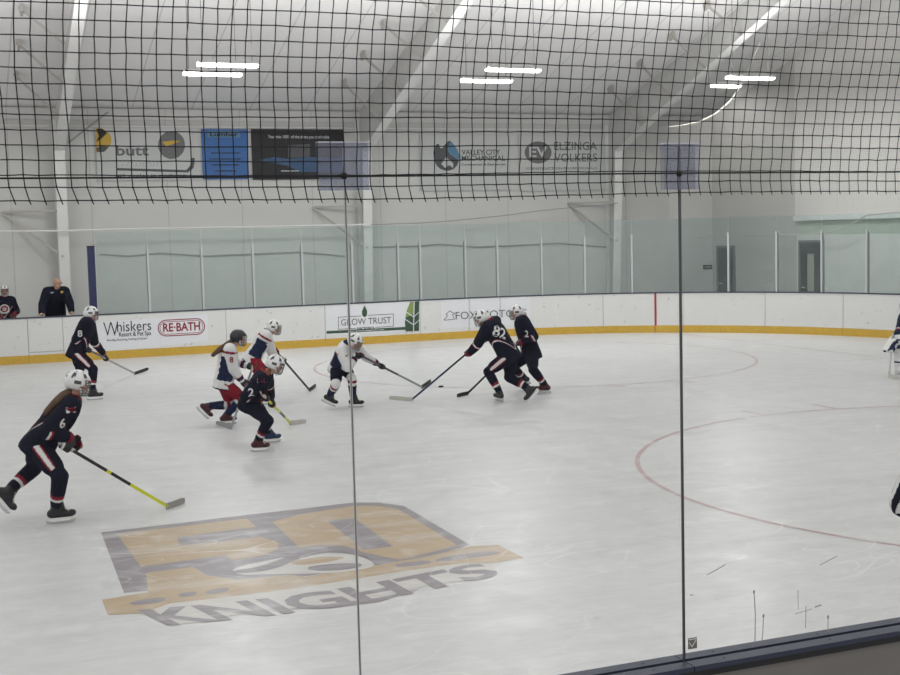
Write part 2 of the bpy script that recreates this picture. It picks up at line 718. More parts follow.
def stick(label, cfg, group='hockey sticks'):
    """cfg: butt, heel, toe world points, materials"""
    b, h, t = cfg['butt'], cfg['heel'], cfg['toe']
    root = thing('hockey_stick', label, 'hockey stick', h.copy())
    d = (h - b).normalized()
    cols = cfg.get('shaft', [(0, 1, 'shaft')])
    L = (h - b).length
    names = []
    mats = []
    mb = MB()
    side = d.cross(UP).normalized()
    nrm = side.cross(d)
    for q0, q1, mm in cols:
        if mm not in names:
            names.append(mm); mats.append(M[mm])
        mb.obox(b + d * (L * (q0 + q1) / 2), (side, nrm, d), (.0105, .0155, L * (q1 - q0) / 2), names.index(mm))
    part('shaft', mb, mats, root)
    g = MB()
    g.tube([b - d * .012, b, b + d * .1, b + d * .15], [.02, .021, .0175, .0175], 8)
    part('grip_tape', g, M[cfg.get('grip', 'tape_w')], root, True)
    # blade: swept slab, curved, standing on the ice
    fl = V((t.x - h.x, t.y - h.y, 0))
    bl = fl.length
    f = fl.normalized()
    n2 = UP.cross(f)
    mbb = MB()
    rows = 9
    vs, fs = [], []
    for i in range(rows):
        q = i / (rows - 1)
        hh = .062 * (1 - .25 * max(0, (q - .75) / .25) ** 2)
        cv = n2 * (.03 * q * q)
        z0 = .004 + .012 * max(0, q - .8)
        c = V((h.x, h.y, 0)) + f * (bl * q - .02) + cv
        for zz, w in ((z0, .006), (z0 + hh, .006)):
            vs += [c + UP * zz - n2 * w, c + UP * zz + n2 * w]
    for i in range(rows - 1):
        a = i * 4
        fs += [(a, a + 4, a + 6, a + 2), (a + 1, a + 3, a + 7, a + 5), (a + 2, a + 6, a + 7, a + 3), (a, a + 1, a + 5, a + 4)]
    fs += [(0, 2, 3, 1), (rows * 4 - 4, rows * 4 - 3, rows * 4 - 1, rows * 4 - 2)]
    mbb.add(vs, fs)
    # heel hosel joining shaft to blade
    mbb.bar(h - d * .09 + UP * .0, V((h.x, h.y, .03)) + f * .02, .02, .03)
    o = part('blade', mbb, M[cfg.get('blade', 'tape_k')], root)
    return root


def person(cfg):
    k = cfg['H'] / 1.6
    P = cfg['root']
    vd = V((P.x - EYE.x, P.y - EYE.y, 0)).normalized()
    R = V((vd.y, -vd.x, 0))
    D = vd

    def pt(s):
        if isinstance(s, Vector):
            return s
        if s[0] == 'z':
            return on_z(*s[1:])
        px, py, d = s
        r = ray(px, py)
        q = P + D * d
        return EYE + r * ((q - EYE).dot(D) / r.dot(D))

    def hd(a, pitch=0.):
        a = math.radians(a); b = math.radians(pitch)
        return (R * math.cos(a) + D * math.sin(a)) * math.cos(b) + UP * math.sin(b)

    def vec(t):
        return R * t[0] + D * t[1] + UP * t[2]

    root = thing('person', cfg['label'], 'person', P, cfg.get('group'))
    hipc, shc, hc = pt(cfg['hip']), pt(cfg['sh']), pt(cfg['head'])
    Fh, Fs = hd(cfg['fh']), hd(cfg['fs'])
    Lh, Ls = UP.cross(Fh), UP.cross(Fs)
    spine = (shc - hipc)
    SL = spine.length
    T = spine.normalized()

    def orth(v):
        v = v - T * v.dot(T)
        return v.normalized()
    La_h, La_s = orth(Lh), orth(Ls)
    if cfg.get('sroll'):
        a = math.radians(cfg['sroll'])
        La_s = (La_s * math.cos(a) + T * math.sin(a)).normalized()
    kit = cfg['kit']
    pad = cfg.get('pad', 1.)
    sw = .155 * k * (1.12 if pad > .5 else 1.15)
    side = {'L': 1, 'R': -1}
    shoulder = {s: shc + La_s * (sw * side[s]) for s in 'LR'}
    hip = {s: hipc + La_h * (.088 * k * side[s]) - T * .01 for s in 'LR'}
    # feet
    ank, ffr = {}, {}
    for s in 'LR':
        ft = cfg['foot' + s]
        f = hd(ft['hd'], ft.get('pitch', 0))
        l = UP.cross(hd(ft['hd'])).normalized()
        if ft.get('roll'):
            a = math.radians(ft['roll'])
            u_ = f.cross(l)
            l = l * math.cos(a) + u_ * math.sin(a)
        u = f.cross(l).normalized()
        ffr[s] = (f, l, u)
        if 'ice' in ft:
            g = on_z(*ft['ice'], 0)
            ank[s] = g + u * (.135 * k) - f * (.045 * k)
        elif 'floor' in ft:
            ank[s] = ft['floor'] + UP * .08
        else:
            ank[s] = pt(ft['at'])
    thl, shl = .248 * cfg['H'], .246 * cfg['H']
    knee = {}
    for s in 'LR':
        knee[s] = ik(hip[s], ank[s], thl, shl, vec(cfg['knee' + s]))
    # hands
    st = cfg.get('stick')
    if st:
        b = pt(st['butt'])
        h = on_z(*st['heel'], .03)
        t = on_z(*st['toe'], .02)
        sd = (h - b).normalized()
    ual, fal = .19 * cfg['H'], .155 * cfg['H']
    elbow, wrist, grip, nvec = {}, {}, {}, {}
    for s in 'LR':
        hn = cfg['hand' + s]
        if hn[0] == 'stick':
            G = b + (h - b) * hn[1]
            n = shoulder[s] + vec(cfg['elbow' + s]) * .25 - G
            n = (n - sd * n.dot(sd)).normalized()
            grip[s], nvec[s] = G, n
            wrist[s] = G + n * (.095 * k)
        else:
            wrist[s] = pt(hn[1])
        elbow[s] = ik(shoulder[s], wrist[s], ual, fal, vec(cfg['elbow' + s]))
    # ---------------- head frame
    hl, hf, hu = head_frame(hd(*cfg['look']))
    kh = (k * .35 + .65) * cfg.get('headk', 1.)

    def hp(l, f, u):
        return hc + hl * (l * kh) + hf * (f * kh) + hu * (u * kh)
    ax = (hl, hf, hu)
    # ---------------- body: one skin
    mb = MB()
    mb.ell(hp(0, -.012, .025), ax, (.074 * kh, .094 * kh, .092 * kh))
    mb.ell(hp(0, .022, -.04), ax, (.056 * kh, .062 * kh, .07 * kh))
    mb.ell(hp(0, .035, -.085), ax, (.03 * kh, .032 * kh, .026 * kh))
    mb.cap(hp(0, .078, .015), hp(0, .1, -.022), .009 * kh, .015 * kh)
    mb.cap(hp(-.02, .076, -.056), hp(.02, .076, -.056), .011 * kh)
    mb.cap(hp(-.045, .068, .034), hp(.045, .068, .034), .012 * kh)
    for q in (-1, 1):
        mb.ell(hp(.075 * q, -.008, -.004), ax, (.012 * kh, .02 * kh, .032 * kh))
    mb.cap(hp(0, -.02, -.06), shc + T * (.01 * k), .052 * kh, .06 * k)
    mb.loft([(hipc - T * (.06 * k), La_h, La_h.cross(T), .13 * k, .095 * k), (hipc + T * (.04 * k), La_h, La_h.cross(T), .14 * k, .1 * k),
             (hipc + T * (SL * .45), La_s, La_s.cross(T), .12 * k, .088 * k), (hipc + T * (SL * .78), La_s, La_s.cross(T), .145 * k, .1 * k),
             (hipc + T * (SL * 1.0), La_s, La_s.cross(T), .11 * k, .075 * k), (shc + T * (.035 * k), La_s, La_s.cross(T), .06 * k, .05 * k)])
    for s in 'LR':
        mb.cap(shc, shoulder[s], .06 * k, .055 * k)
        mb.cap(shoulder[s], elbow[s], .05 * k, .038 * k)
        mb.cap(elbow[s], wrist[s], .04 * k, .027 * k)
        mb.cap(hip[s], knee[s], .08 * k, .053 * k)
        cal = knee[s].lerp(ank[s], .35) - (ffr[s][0] * .012)
        mb.chain([knee[s], cal, ank[s]], [.05 * k, .05 * k, .034 * k])
        f, l, u = ffr[s]
        mb.cap(ank[s] - f * (.03 * k) - u * (.045 * k), ank[s] + f * (.14 * k) - u * (.05 * k), .03 * k, .024 * k)
        if s in grip:
            for ch in hand_paths(grip[s], sd, nvec[s], k, .024):
                mb.chain(ch, [.0085] * len(ch), 8)
            mb.cap(grip[s] + nvec[s] * .04 - sd * .02, grip[s] + nvec[s] * .04 + sd * .02, .026)
            mb.cap(wrist[s], grip[s] + nvec[s] * .04, .026 * k, .026)
        else:
            hn = cfg['hand' + s]
            fd = vec(hn[2]).normalized()
            pn = vec(hn[3]).normalized()       # back of the hand
            pn = (pn - fd * pn.dot(fd)).normalized()
            ls = fd.cross(pn) * side[s]        # towards the thumb
            pc = wrist[s] + fd * (.05 * k)
            mb.cap(pc - ls * .02, pc + ls * .02, .022)
            mb.cap(pc - ls * .02 + fd * .03, pc + ls * .02 + fd * .03, .017)
            cur = hn[4] if len(hn) > 4 else .3
            for i, ln in enumerate((.068, .08, .075, .058)):
                o0 = pc + fd * .04 + ls * (.03 - .02 * i)
                a1 = (fd - pn * cur).normalized(); a2 = (fd - pn * cur * 2.4).normalized()
                mb.chain([o0, o0 + a1 * ln * .5, o0 + a1 * ln * .5 + a2 * ln * .5], [.0095, .009, .008], 8)
            o0 = pc - fd * .015 + ls * .022
            mb.chain([o0, o0 + (ls + fd * .6).normalized() * .035, o0 + (ls + fd * .6).normalized() * .035 + (ls * .3 + fd).normalized() * .03], [.012, .011, .009], 8)
    e1, e2 = hp(.032, .088, .014), hp(-.032, .088, .014)
    mo = hp(0, .09, -.057)

    def skin_col(c, n):
        if (c - e1).length < .012 or (c - e2).length < .012:
            return 1
        q = c - mo
        if abs(q.dot(hu)) < .008 and abs(q.dot(hl)) < .024 and abs(q.dot(hf)) < .03:
            return 2
        return 0
    fuse('body', mb, .0085, [M['skin'], M['eye'], M['lips']], root, skin_col, 3)

    # ---------------- jersey / jacket
    mb = MB()
    pw = cfg.get('bulk', 1. if pad > .5 else .86)
    hem = cfg.get('hem', .13)
    dh, ds = La_h.cross(T), La_s.cross(T)
    mb.loft([(hipc - T * (hem * k), La_h, dh, .205 * k * pw, .165 * k * pw), (hipc + T * (.02 * k), La_h, dh, .2 * k * pw, .16 * k * pw),
             (hipc + T * (SL * .4), La_s, ds, .185 * k * pw, .145 * k * pw), (hipc + T * (SL * .72), La_s, ds, .2 * k * pw, .15 * k * pw),
             (hipc + T * (SL * .94), La_s, ds, .185 * k * pw, .14 * k * pw), (shc + T * (.05 * k), La_s, ds, .15 * k, .115 * k), (shc + T * (.105 * k), La_s, ds, .085 * k, .08 * k)])
    for s in 'LR':
        mb.cap(shc + T * (.03 * k), shoulder[s] + T * (.015 * k), .095 * k * pw, .10 * k * pw)
        mb.cap(shoulder[s] + T * (.01 * k), elbow[s], .103 * k * pw, .084 * k * pw)
        wq = wrist[s].lerp(elbow[s], .12 if s in grip else .05)
        mb.cap(elbow[s], wq, .084 * k * pw, .060 * k * pw)

    def arm_t(c):
        """distance along the nearer arm, 0 shoulder .. 1 wrist, or None when the torso is nearer"""
        best = None
        for s in 'LR':
            for a, b_, o_, rr in ((shoulder[s], elbow[s], 0, .1), (elbow[s], wrist[s], .5, .085)):
                d = b_ - a
                q = max(0, min(1, (c - a).dot(d) / d.length_squared))
                dist = (c - (a + d * q)).length
                if dist < rr * k and (best is None or dist < best[0]):
                    best = (dist, o_ + q * .5)
        return best[1] if best else None

    def tc(c):
        q = c - hipc
        sx = q.dot(T)
        ctr = q - T * sx
        return sx, ctr.dot(La_s), ctr.dot(ds)

    def navy_col(c, n):
        a = arm_t(c)
        sx, la, de = tc(c)
        if a is not None and a > .12:
            if .50 < a < .545: return 1
            if .545 < a < .59: return 2
            if a > .93: return 2
            return 0
        v = sx + .0 * k - abs(la) * 1.5
        if sx < SL * .8:
            if 0 < v < .017: return 1
            if .017 < v < .033: return 2
        if sx > SL + .09 * k and la * la + de * de < .0081 * k * k: return 2
        return 0

    def white_col(c, n):
        a = arm_t(c)
        sx, la, de = tc(c)
        if a is not None and a > .1:
            if .84 < a < .93: return 1
            if .80 < a < .84: return 2
            if a < .22 and n.dot(T) > .75: return 2 if abs(n.dot(ds)) > .25 else 0
            return 0
        if .02 * k < sx < SL * .80:
            w = abs(n.dot(La_s))
            if w > .60: return 1
            if w > .52: return 0
        if sx < -hem * k * .82: return 1
        if SL * .9 < sx < SL * .98 and abs(la) > .06 * k: return 2
        if sx > SL + .09 * k and la * la + de * de < .0081 * k * k: return 1
        return 0
    top_name = 'jacket' if kit == 'coach' else 'jersey'
    if kit == 'dark':
        jm, jc = [M['navy'], M['white'], M['red']], navy_col
    elif kit == 'white':
        jm, jc = [M['white'], M['navy2'], M['red']], white_col
    elif kit == 'ref':
        def jc(c, n):
            a = arm_t(c)
            sx, la, de = tc(c)
            if a is not None and a > .1:
                s = min('LR', key=lambda s: (c - elbow[s]).length)
                ad = (elbow[s] - shoulder[s]).normalized()
                if a > .5: ad = (wrist[s] - elbow[s]).normalized()
                b1 = ad.cross(T if abs(ad.dot(T)) < .9 else ds).normalized()
                b2 = ad.cross(b1)
                q = c - elbow[s]
                return int((math.atan2(q.dot(b1), q.dot(b2)) + math.pi) / math.pi * 5) % 2
            return int((la + 2) / .055) % 2
        jm = [M['white'], M['navy']]
    elif kit == 'coach':
        jm, jc = [M['navy']], None
    else:
        jm, jc = [M['navy2'], M['white'], M['red']], navy_col
    jersey = fuse(top_name, mb, .0095 if kit == 'ref' else .013, jm, root, jc, 5, .009)

    # ---------------- pants
    mb = MB()
    pq = 1. if pad > .5 else .82
    mb.ell(hipc - T * (.02 * k), (La_h, dh, T), (.185 * k * pq, .15 * k * pq, .15 * k))
    kn_q = .86 if pad > .5 else 1.
    for s in 'LR':
        mb.cap(hip[s] - T * .02, hip[s].lerp(knee[s], kn_q * .8 if pad > .5 else 1.), .118 * k * pq, (.102 if pad > .5 else .085) * k * pq)
        if pad <= .5:
            mb.cap(knee[s], ank[s], .085 * k * pq, .075 * k * pq)

    def pants_col(c, n):
        s = 'L' if (c - hipc).dot(La_h) > 0 else 'R'
        bo = (knee[s] - hip[s]).normalized()
        o = La_h * side[s]
        o = (o - bo * o.dot(bo)).normalized()
        q = c - hip[s]
        q = q - bo * q.dot(bo)
        w = q.normalized().dot(o)
        if q.dot(o) > .02 and w > .975: return 2
        if q.dot(o) > .02 and w > .92: return 1
        return 0
    pm = cfg.get('pants', 'navy')
    pc = pants_col if cfg.get('pstripe') else None
    fuse('pants', mb, .013, [M[pm], M['red'], M['white']], root, pc, 5, .008)

    # ---------------- socks, skates or shoes
    for s in 'LR':
        f, l, u = ffr[s]
        if pad > .5:
            mb = MB()
            kn, an = knee[s], ank[s]
            mb.cap(hip[s].lerp(kn, .72), kn, .078 * k, .084 * k)
            mb.chain([kn, kn.lerp(an, .35), kn.lerp(an, .84)], [.084 * k, .077 * k, .058 * k])
            sd_ = (an - kn)

            def sock_dark(c, n):
                q = (c - kn).dot(sd_) / sd_.length_squared
                if .50 < q < .60: return 2
                if .60 < q < .68: return 1
                return 0

            def sock_white(c, n):
                q = (c - kn).dot(sd_) / sd_.length_squared
                if .02 < q < .16: return 2
                if q < .28: return 1
                return 0
            fuse('sock', mb, .012, [M['navy2'] if kit == 'white' else M['navy'], M['white'], M['red']], root, sock_white if kit == 'white' else sock_dark, 4, .004)
        mb = MB()
        A = ank[s]
        shin = (knee[s] - A).normalized()
        if pad > .5 or cfg.get('skates'):
            mb.cap(A + shin * (.10 * k), A, .056 * k, .05 * k)
            mb.cap(A + shin * (.1 * k) + f * .02, A + f * (.05 * k) - u * .01, .042 * k, .045 * k)
            mb.ell(A - f * (.035 * k) - u * (.035 * k), (l, f, u), (.042 * k, .05 * k, .045 * k))
            mb.cap(A - f * (.03 * k) - u * (.042 * k), A + f * (.135 * k) - u * (.045 * k), .04 * k, .036 * k)
            mb.ell(A + f * (.15 * k) - u * (.04 * k), (l, f, u), (.042 * k, .045 * k, .034 * k))
            bm_ = cfg.get('boot' + s, 'boot')
            sk = fuse('skate', mb, .010, [M[bm_], M['pads']], root, None, 3)
            hb = MB()
            zb = -.075 * k
            prof = [(-.085, 0), (.165, 0), (.16, -.012), (.12, -.03), (.03, -.034), (-.03, -.034), (-.075, -.022)]
            hb.prism([(a * k, b_ * k) for a, b_ in prof], A + u * zb - l * .011, f, u, .022)
            part('blade_holder', hb, M['holder'], sk)
            hb = MB()
            prof = [(-.09, -.028), (.16, -.028), (.175, -.02), (.185, -.035), (.165, -.057), (.12, -.062), (-.05, -.062), (-.095, -.05)]
            hb.prism([(a * k, b_ * k) for a, b_ in prof], A + u * zb - l * .0025, f, u, .005)
            part('blade', hb, M['blade'], sk)
            lc = MB()
            for q in range(5):
                c = A + f * (.055 * k + q * .016 * k) + u * (.05 * k - q * .017 * k)
                lc.cap(c - l * .022 * k, c + l * .022 * k, .006)
            part('lace', lc, M['tape_w'], sk)
        else:
            mb.cap(A - f * .04 - u * .04, A + f * .15 - u * .045, .042, .036)
            mb.cap(A + shin * .05, A - u * .02, .045, .045)
            fuse('shoe', mb, .010, [M['boot']], root, None, 3)

    # ---------------- gloves
    if pad > .5:
        for s in 'LR':
            mb = MB()
            fdir = (elbow[s] - wrist[s]).normalized()
            W = wrist[s]
            if s in grip:
                for ch in hand_paths(grip[s], sd, nvec[s], k * 1.25, .034):
                    mb.chain(ch, [.0165] * len(ch), 8)
                pcn = grip[s] + nvec[s] * .055
                mb.cap(pcn - sd * .028, pcn + sd * .028, .036)
                mb.cap(W, pcn, .036, .034)
            else:
                hn = cfg['hand' + s]
                fd = vec(hn[2]).normalized()
                pn = vec(hn[3]).normalized()
                pn = (pn - fd * pn.dot(fd)).normalized()
                ls = fd.cross(pn) * side[s]
                pcn = W + fd * .05
                mb.cap(pcn - ls * .025, pcn + ls * .025, .036)
                for i, ln in enumerate((.07, .082, .077, .062)):
                    o0 = pcn + fd * .035 + ls * (.042 - .028 * i)
                    a1 = (fd - pn * .5).normalized(); a2 = (fd * .3 - pn).normalized()
                    mb.chain([o0, o0 + a1 * ln * .55, o0 + a1 * ln * .55 + a2 * ln * .5], [.0175, .0165, .015], 8)
                o0 = pcn - fd * .01 + ls * .035
                mb.chain([o0, o0 + (ls + fd * .7).normalized() * .05, o0 + (ls + fd * .7).normalized() * .05 + (fd - pn * .5).normalized() * .035], [.019, .0175, .016], 8)
            mb.cap(W + fdir * .015, W + fdir * .09, .045 * k + .004, .06 * k)

            def gl_col(c, n, W=W, fdir=fdir):
                q = (c - W).dot(fdir)
                if .05 < q < .075: return 2
                if q > .085: return 1
                if q < -.05 and noise.noise(c * 25) > .02: return 1
                return 0
            fuse('glove', mb, .0085, [M[cfg.get('glove', 'glove')], M['red'], M['gpalm']], root, gl_col, 2)

    # ---------------- helmet and cage
    if cfg.get('helmet'):
        mb = MB()
        nu, nv = 36, 22
        cen = hp(0, -.008, .022)
        rx, ry, rz = .104 * kh, .13 * kh, .118 * kh
        idx = {}
        vs, fs, ms = [], [], []
        for i in range(nv + 1):
            th = math.pi * i / nv
            for j in range(nu):
                ph = 2 * math.pi * j / nu      # 0 = lateral, 90 = front
                ridge = 1 + .035 * math.cos(6 * ph) * math.sin(th) ** 2
                ridge += .03 * max(0, math.sin(ph)) * (1 if 60 < math.degrees(th) < 78 else 0)
                vs.append(cen + hl * (rx * ridge * math.sin(th) * math.cos(ph)) + hf * (ry * ridge * math.sin(th) * math.sin(ph)) + hu * (rz * math.cos(th)))
        for i in range(nv):
            th = math.degrees(math.pi * (i + .5) / nv)
            for j in range(nu):
                ph = (j + .5) * 360 / nu
                fr = math.sin(math.radians(ph))
                lim = 76 if fr > .55 else (128 if fr < .1 else 108)
                if th > lim:
                    continue
                fs.append((i * nu + j, i * nu + (j + 1) % nu, (i + 1) * nu + (j + 1) % nu, (i + 1) * nu + j))
                v = 0
                if 28 < th < 64 and (j % 6) in (2, 3) and i % 4 != 0: v = 1
                if 78 < th < 98 and j in (0, 1, 35, 17, 18, 19) : v = 1
                if 66 < th < 74 and fr < -.4 and j % 3 == 0: v = 1
                ms.append(v)
        mb.v = vs; mb.f = fs; mb.m = ms
        hm = part('helmet', mb, [M[cfg['helmet']], M['vent'] if cfg['helmet'] != 'helm_b' else M['helm_b']], root, True)
        so = hm.modifiers.new('shell', 'SOLIDIFY')
        so.thickness = .014
        so.offset = -1
        cg = MB()

        def cp(az, u):
            a = math.radians(az)
            rr = .95 if u > -.08 else .86
            return hp(math.sin(a) * .098 * rr, -.008 + math.cos(a) * .138 * rr, u)
        for u in (.05, .025, 0, -.026, -.052, -.078, -.1):
            cg.tube([cp(z, u) for z in range(-78, 79, 13)], .0034 if u not in (.05, -.1) else .005, 5)
        for z in (-66, -44, -22, 0, 22, 44, 66):
            cg.tube([cp(z, u) for u in (.05, .02, -.02, -.06, -.1)], .003, 5)
        part('face_cage', cg, M[cfg.get('cagemat', 'cage')], hm)
        ch = MB()
        ch.tube([hp(.085, .02, -.03), hp(.05, .05, -.112), hp(0, .065, -.128), hp(-.05, .05, -.112), hp(-.085, .02, -.03)], .01, 6)
        part('chin_strap', ch, M['helm_w'], hm, True)
    if cfg.get('hair'):
        hm_, pts_ = cfg['hair']
        mb = MB()
        ps = [pt(q) for q in pts_]
        rs = [.036, .045, .042, .034, .018][:len(ps)]
        mb.chain(ps, rs, 10)
        fuse('hair', mb, .009, [M[hm_]], root, None, 3, .008)
    if cfg.get('specs'):
        mb = MB()
        for q in (-1, 1):
            ring = [hp(.034 * q + .026 * math.cos(w * math.pi / 6), .105, .014 + .019 * math.sin(w * math.pi / 6)) for w in range(13)]
            mb.tube(ring, .0035, 5)
            mb.tube([hp(.06 * q, .103, .02), hp(.078 * q, .05, .018), hp(.08 * q, -.01, .012)], .003, 5)
        mb.tube([hp(-.01, .107, .018), hp(.01, .107, .018)], .0035, 5)
        part('spectacles', mb, M['specs'], root)
    if st:
        cfgst = dict(st)
        cfgst.update(butt=b, heel=h, toe=t)
        stick(st['label'], cfgst)
    return root, jersey, dict(hipc=hipc, shc=shc, T=T, La=La_s, ds=ds, hp=hp, kh=kh, hip=hip, knee=knee, shoulder=shoulder, elbow=elbow, wrist=wrist)


def child(root, name):
    return next(c for c in root.children if c.name.split('.')[0] == name)


def flag_patch(jersey, px, py):
    vs, fs = poly_mesh(rect(-.045, -.028, .045, .028))
    decal('shoulder_patch', vs, fs, px, py, jersey, M['white'])
    vs, fs = poly_mesh(rect(-.045, .008, .045, .022), rect(-.01, -.02, .045, -.006))
    decal('shoulder_patch', vs, fs, px, py, jersey, M['red'], lift=.007)


def number(jersey, txt, px, py, size, m='white', tilt=0., xs=1.):
    vs, fs = text_mesh(txt, size, .02, xs=xs)
    decal('jersey_number', vs, fs, px, py, jersey, M[m], tilt=tilt)


# ------------------------------------------------------------------ the skaters
NP = 'skaters in navy jerseys'
WP = 'skaters in white jerseys'
# --- large skater nearest the glass
r, j, q = person(dict(
    label='navy skater with long brown hair under a white helmet, beside the ice logo', group=NP,
    H=1.6, root=on_z(60, 521), hip=(40, 443, .04), sh=(69, 404, 0), head=(77.5, 384, 0), look=(8, -14), fh=0, fs=5, kit='dark', pstripe=True,
    footR=dict(ice=(61, 523), hd=4), footL=dict(at=(7, 492, .14), hd=0, pitch=-56), kneeR=(.5, -.8, .1), kneeL=(.35, .9, -.2),
    handR=('stick', .05), handL=('free', (68, 440, .16), (1, -.2, -.5), (0, 1, .3)), elbowR=(-1, -.35, -.2), elbowL=(-.5, .5, -.6),
    helmet='helm_w', hair=('hair_b', [(70, 391, -.02), (63, 396, -.1), (55, 403, -.14), (46.5, 412, -.12)]),
    stick=dict(label='yellow-green and black stick with pale taped blade, held by the long-haired skater in navy', butt=(60, 443, -.2), heel=(167.5, 506.5), toe=(188, 501),
               shaft=[(0, .42, 'shaft'), (.42, .46, 'shaft_y'), (.46, .64, 'shaft'), (.64, 1, 'shaft_y')], blade='tape_g', grip='tape_w')))
number(j, '6', 62.5, 424, .13, 'gpalm')
flag_patch(j, 71, 410)
# --- upright skater by the pet spa board
r, j, q = person(dict(
    label='upright skater in navy gliding in front of the pet spa advert', group=NP,
    H=1.62, root=on_z(94, 399), hip=(77, 351, .05), sh=(87.5, 323, 0), head=(91, 314, 0), look=(4, -5), fh=0, fs=-8, kit='dark', pstripe=True,
    footR=dict(ice=(95, 400), hd=2), footL=dict(ice=(80, 394), hd=12), kneeR=(1, 0, .1), kneeL=(1, 0, .1),
    handR=('stick', .04), handL=('stick', .36), elbowR=(-1, -.4, -.3), elbowL=(-.4, .6, -.7), helmet='helm_w',
    stick=dict(label='dark stick with black blade held low in front of the pet spa advert', butt=(86.5, 349, -.16), heel=(135, 373.5), toe=(150, 369), blade='tape_k', grip='tape_k',
               shaft=[(0, .3, 'shaft'), (.3, 1, 'shaft_g')])))
number(j, '8', 80, 334, .16)
# --- white skater with the black helmet
r, j, q = person(dict(
    label='skater in white jersey and red pants wearing a black helmet over brown hair', group=WP,
    H=1.48, root=on_z(227, 424.5), hip=(224, 381, 0), sh=(229, 349.5, 0), head=(238.5, 338.5, 0), look=(0, -8), fh=0, fs=2, kit='white', pants='red',
    footR=dict(ice=(228, 424.5), hd=4), footL=dict(at=(206, 406, .1), hd=0, pitch=-48), kneeR=(1, 0, .1), kneeL=(1, 0, -.3),
    handR=('stick', .33), handL=('stick', .04), elbowR=(-1, -.3, -.4), elbowL=(.1, .7, -.7), helmet='helm_b', bootR='boot_r', bootL='boot_r',
    hair=('hair_b', [(232, 341, -.02), (227, 344.5, -.08), (220, 349, -.12), (213, 355, -.12)]),
    stick=dict(label='gray stick angled down beside the black-helmeted skater in white', butt=(254, 364, .2), heel=(231, 427.5), toe=(218, 423), blade='shaft_g',
               shaft=[(0, 1, 'shaft_g')])))
number(j, '8', 231.5, 360, .12, 'red')
# --- white skater furthest of that trio
r, j, q = person(dict(
    label='skater in white with white helmet and red pants, half hidden behind two other skaters', group=WP,
    H=1.5, root=on_z(262, 402), hip=(253, 357, 0), sh=(265.5, 335.5, 0), head=(274, 328, 0), look=(0, -8), fh=0, fs=2, kit='white', pants='red',
    footR=dict(ice=(266, 404.5), hd=5), footL=dict(ice=(250, 401), hd=5), kneeR=(1, 0, .1), kneeL=(1, 0, .1),
    handR=('stick', .26), handL=('stick', .05), elbowR=(-.8, -.4, -.5), elbowL=(-.3, .7, -.6), helmet='helm_w',
    stick=dict(label='black stick reaching ahead of the half hidden skater in white', butt=(274, 349, .12), heel=(309.5, 390), toe=(317.5, 385.5), blade='tape_k')))
# --- crouched navy skater in front of them
r, j, q = person(dict(
    label='crouched skater in navy with number 2 on the sleeve and red skate', group=NP,
    H=1.42, root=on_z(261, 450), hip=(251, 401, .02), sh=(263, 377, -.1), head=(275, 365, -.1), look=(0, -20), fh=-5, fs=-8, kit='dark',
    footR=dict(ice=(260, 451.5), hd=-4), footL=dict(ice=(272, 442.5), hd=12), kneeR=(.8, -.6, .1), kneeL=(1, .2, .1),
    handR=('stick', .07), handL=('stick', .27), elbowR=(-1, -.5, -.2), elbowL=(.1, .7, -.5), helmet='helm_w', bootR='boot_r', bootL='boot_b',
    hair=('hair_r', [(269, 371, -.14), (266.5, 373.5, -.17), (265, 376, -.19)]),
    stick=dict(label='yellow stick with pale taped blade held by the crouched skater in navy', butt=(264, 396, -.28), heel=(290.5, 423), toe=(308, 422), blade='tape_w',
               shaft=[(0, .55, 'shaft_y'), (.55, .75, 'shaft'), (.75, 1, 'shaft_y')], grip='tape_w')))
number(j, '2', 251, 393, .15)
flag_patch(j, 261, 380.5)
# --- bent white skater behind the glass joint
r, j, q = person(dict(
    label='skater in white jersey and dark pants bending forward, seen through the glass joint', group=WP,
    H=1.48, root=on_z(343, 408), hip=(339.5, 364, .05), sh=(346.5, 347, -.16), head=(355, 342, -.3), look=(-18, -30), fh=-12, fs=-22, kit='white', pants='navy', glove='glove',
    footR=dict(at=(329, 396, 0), hd=-10, pitch=-26), footL=dict(ice=(356, 407.5), hd=-12), kneeR=(.2, -1, .1), kneeL=(.5, -1, .1),
    handR=('stick', .06), handL=('stick', .36), elbowR=(-.7, -.5, -.4), elbowL=(.2, .6, -.6), helmet='helm_w',
    stick=dict(label='gray-shafted stick crossing another stick, held by the bending skater in white', butt=(356.5, 353.5, -.42), heel=(422, 387), toe=(432.5, 381), blade='tape_k',
               shaft=[(0, .6, 'shaft'), (.6, 1, 'shaft_g')], grip='tape_k')))
# --- navy skater seen from behind
r, j, q = person(dict(
    label='skater in navy with big white number on the back, striding away from the glass', group=NP,
    H=1.62, root=on_z(500, 402), hip=(508.5, 354, 0), sh=(491.5, 325.5, 0), head=(481, 318.5, 0), look=(168, -14), fh=150, fs=150, kit='dark', pstripe=True,
    footL=dict(ice=(499, 401.5), hd=120), footR=dict(at=(530, 389, 0), hd=172, pitch=-50, roll=20), kneeL=(-1, .2, .1), kneeR=(-.6, .3, -.6),
    handL=('stick', .22), handR=('stick', .03), elbowL=(.3, -.6, -.8), elbowR=(.3, .8, -.2), helmet='helm_w',
    stick=dict(label='long stick with white taped blade held by the skater with the back number', butt=(484, 339, .12), heel=(412, 399.5), toe=(390, 398), blade='tape_w',
               shaft=[(0, .5, 'shaft'), (.5, 1, 'shaft_n')], grip='tape_k')))
number(j, '82', 500, 332.5, .25, tilt=-18, xs=.95)
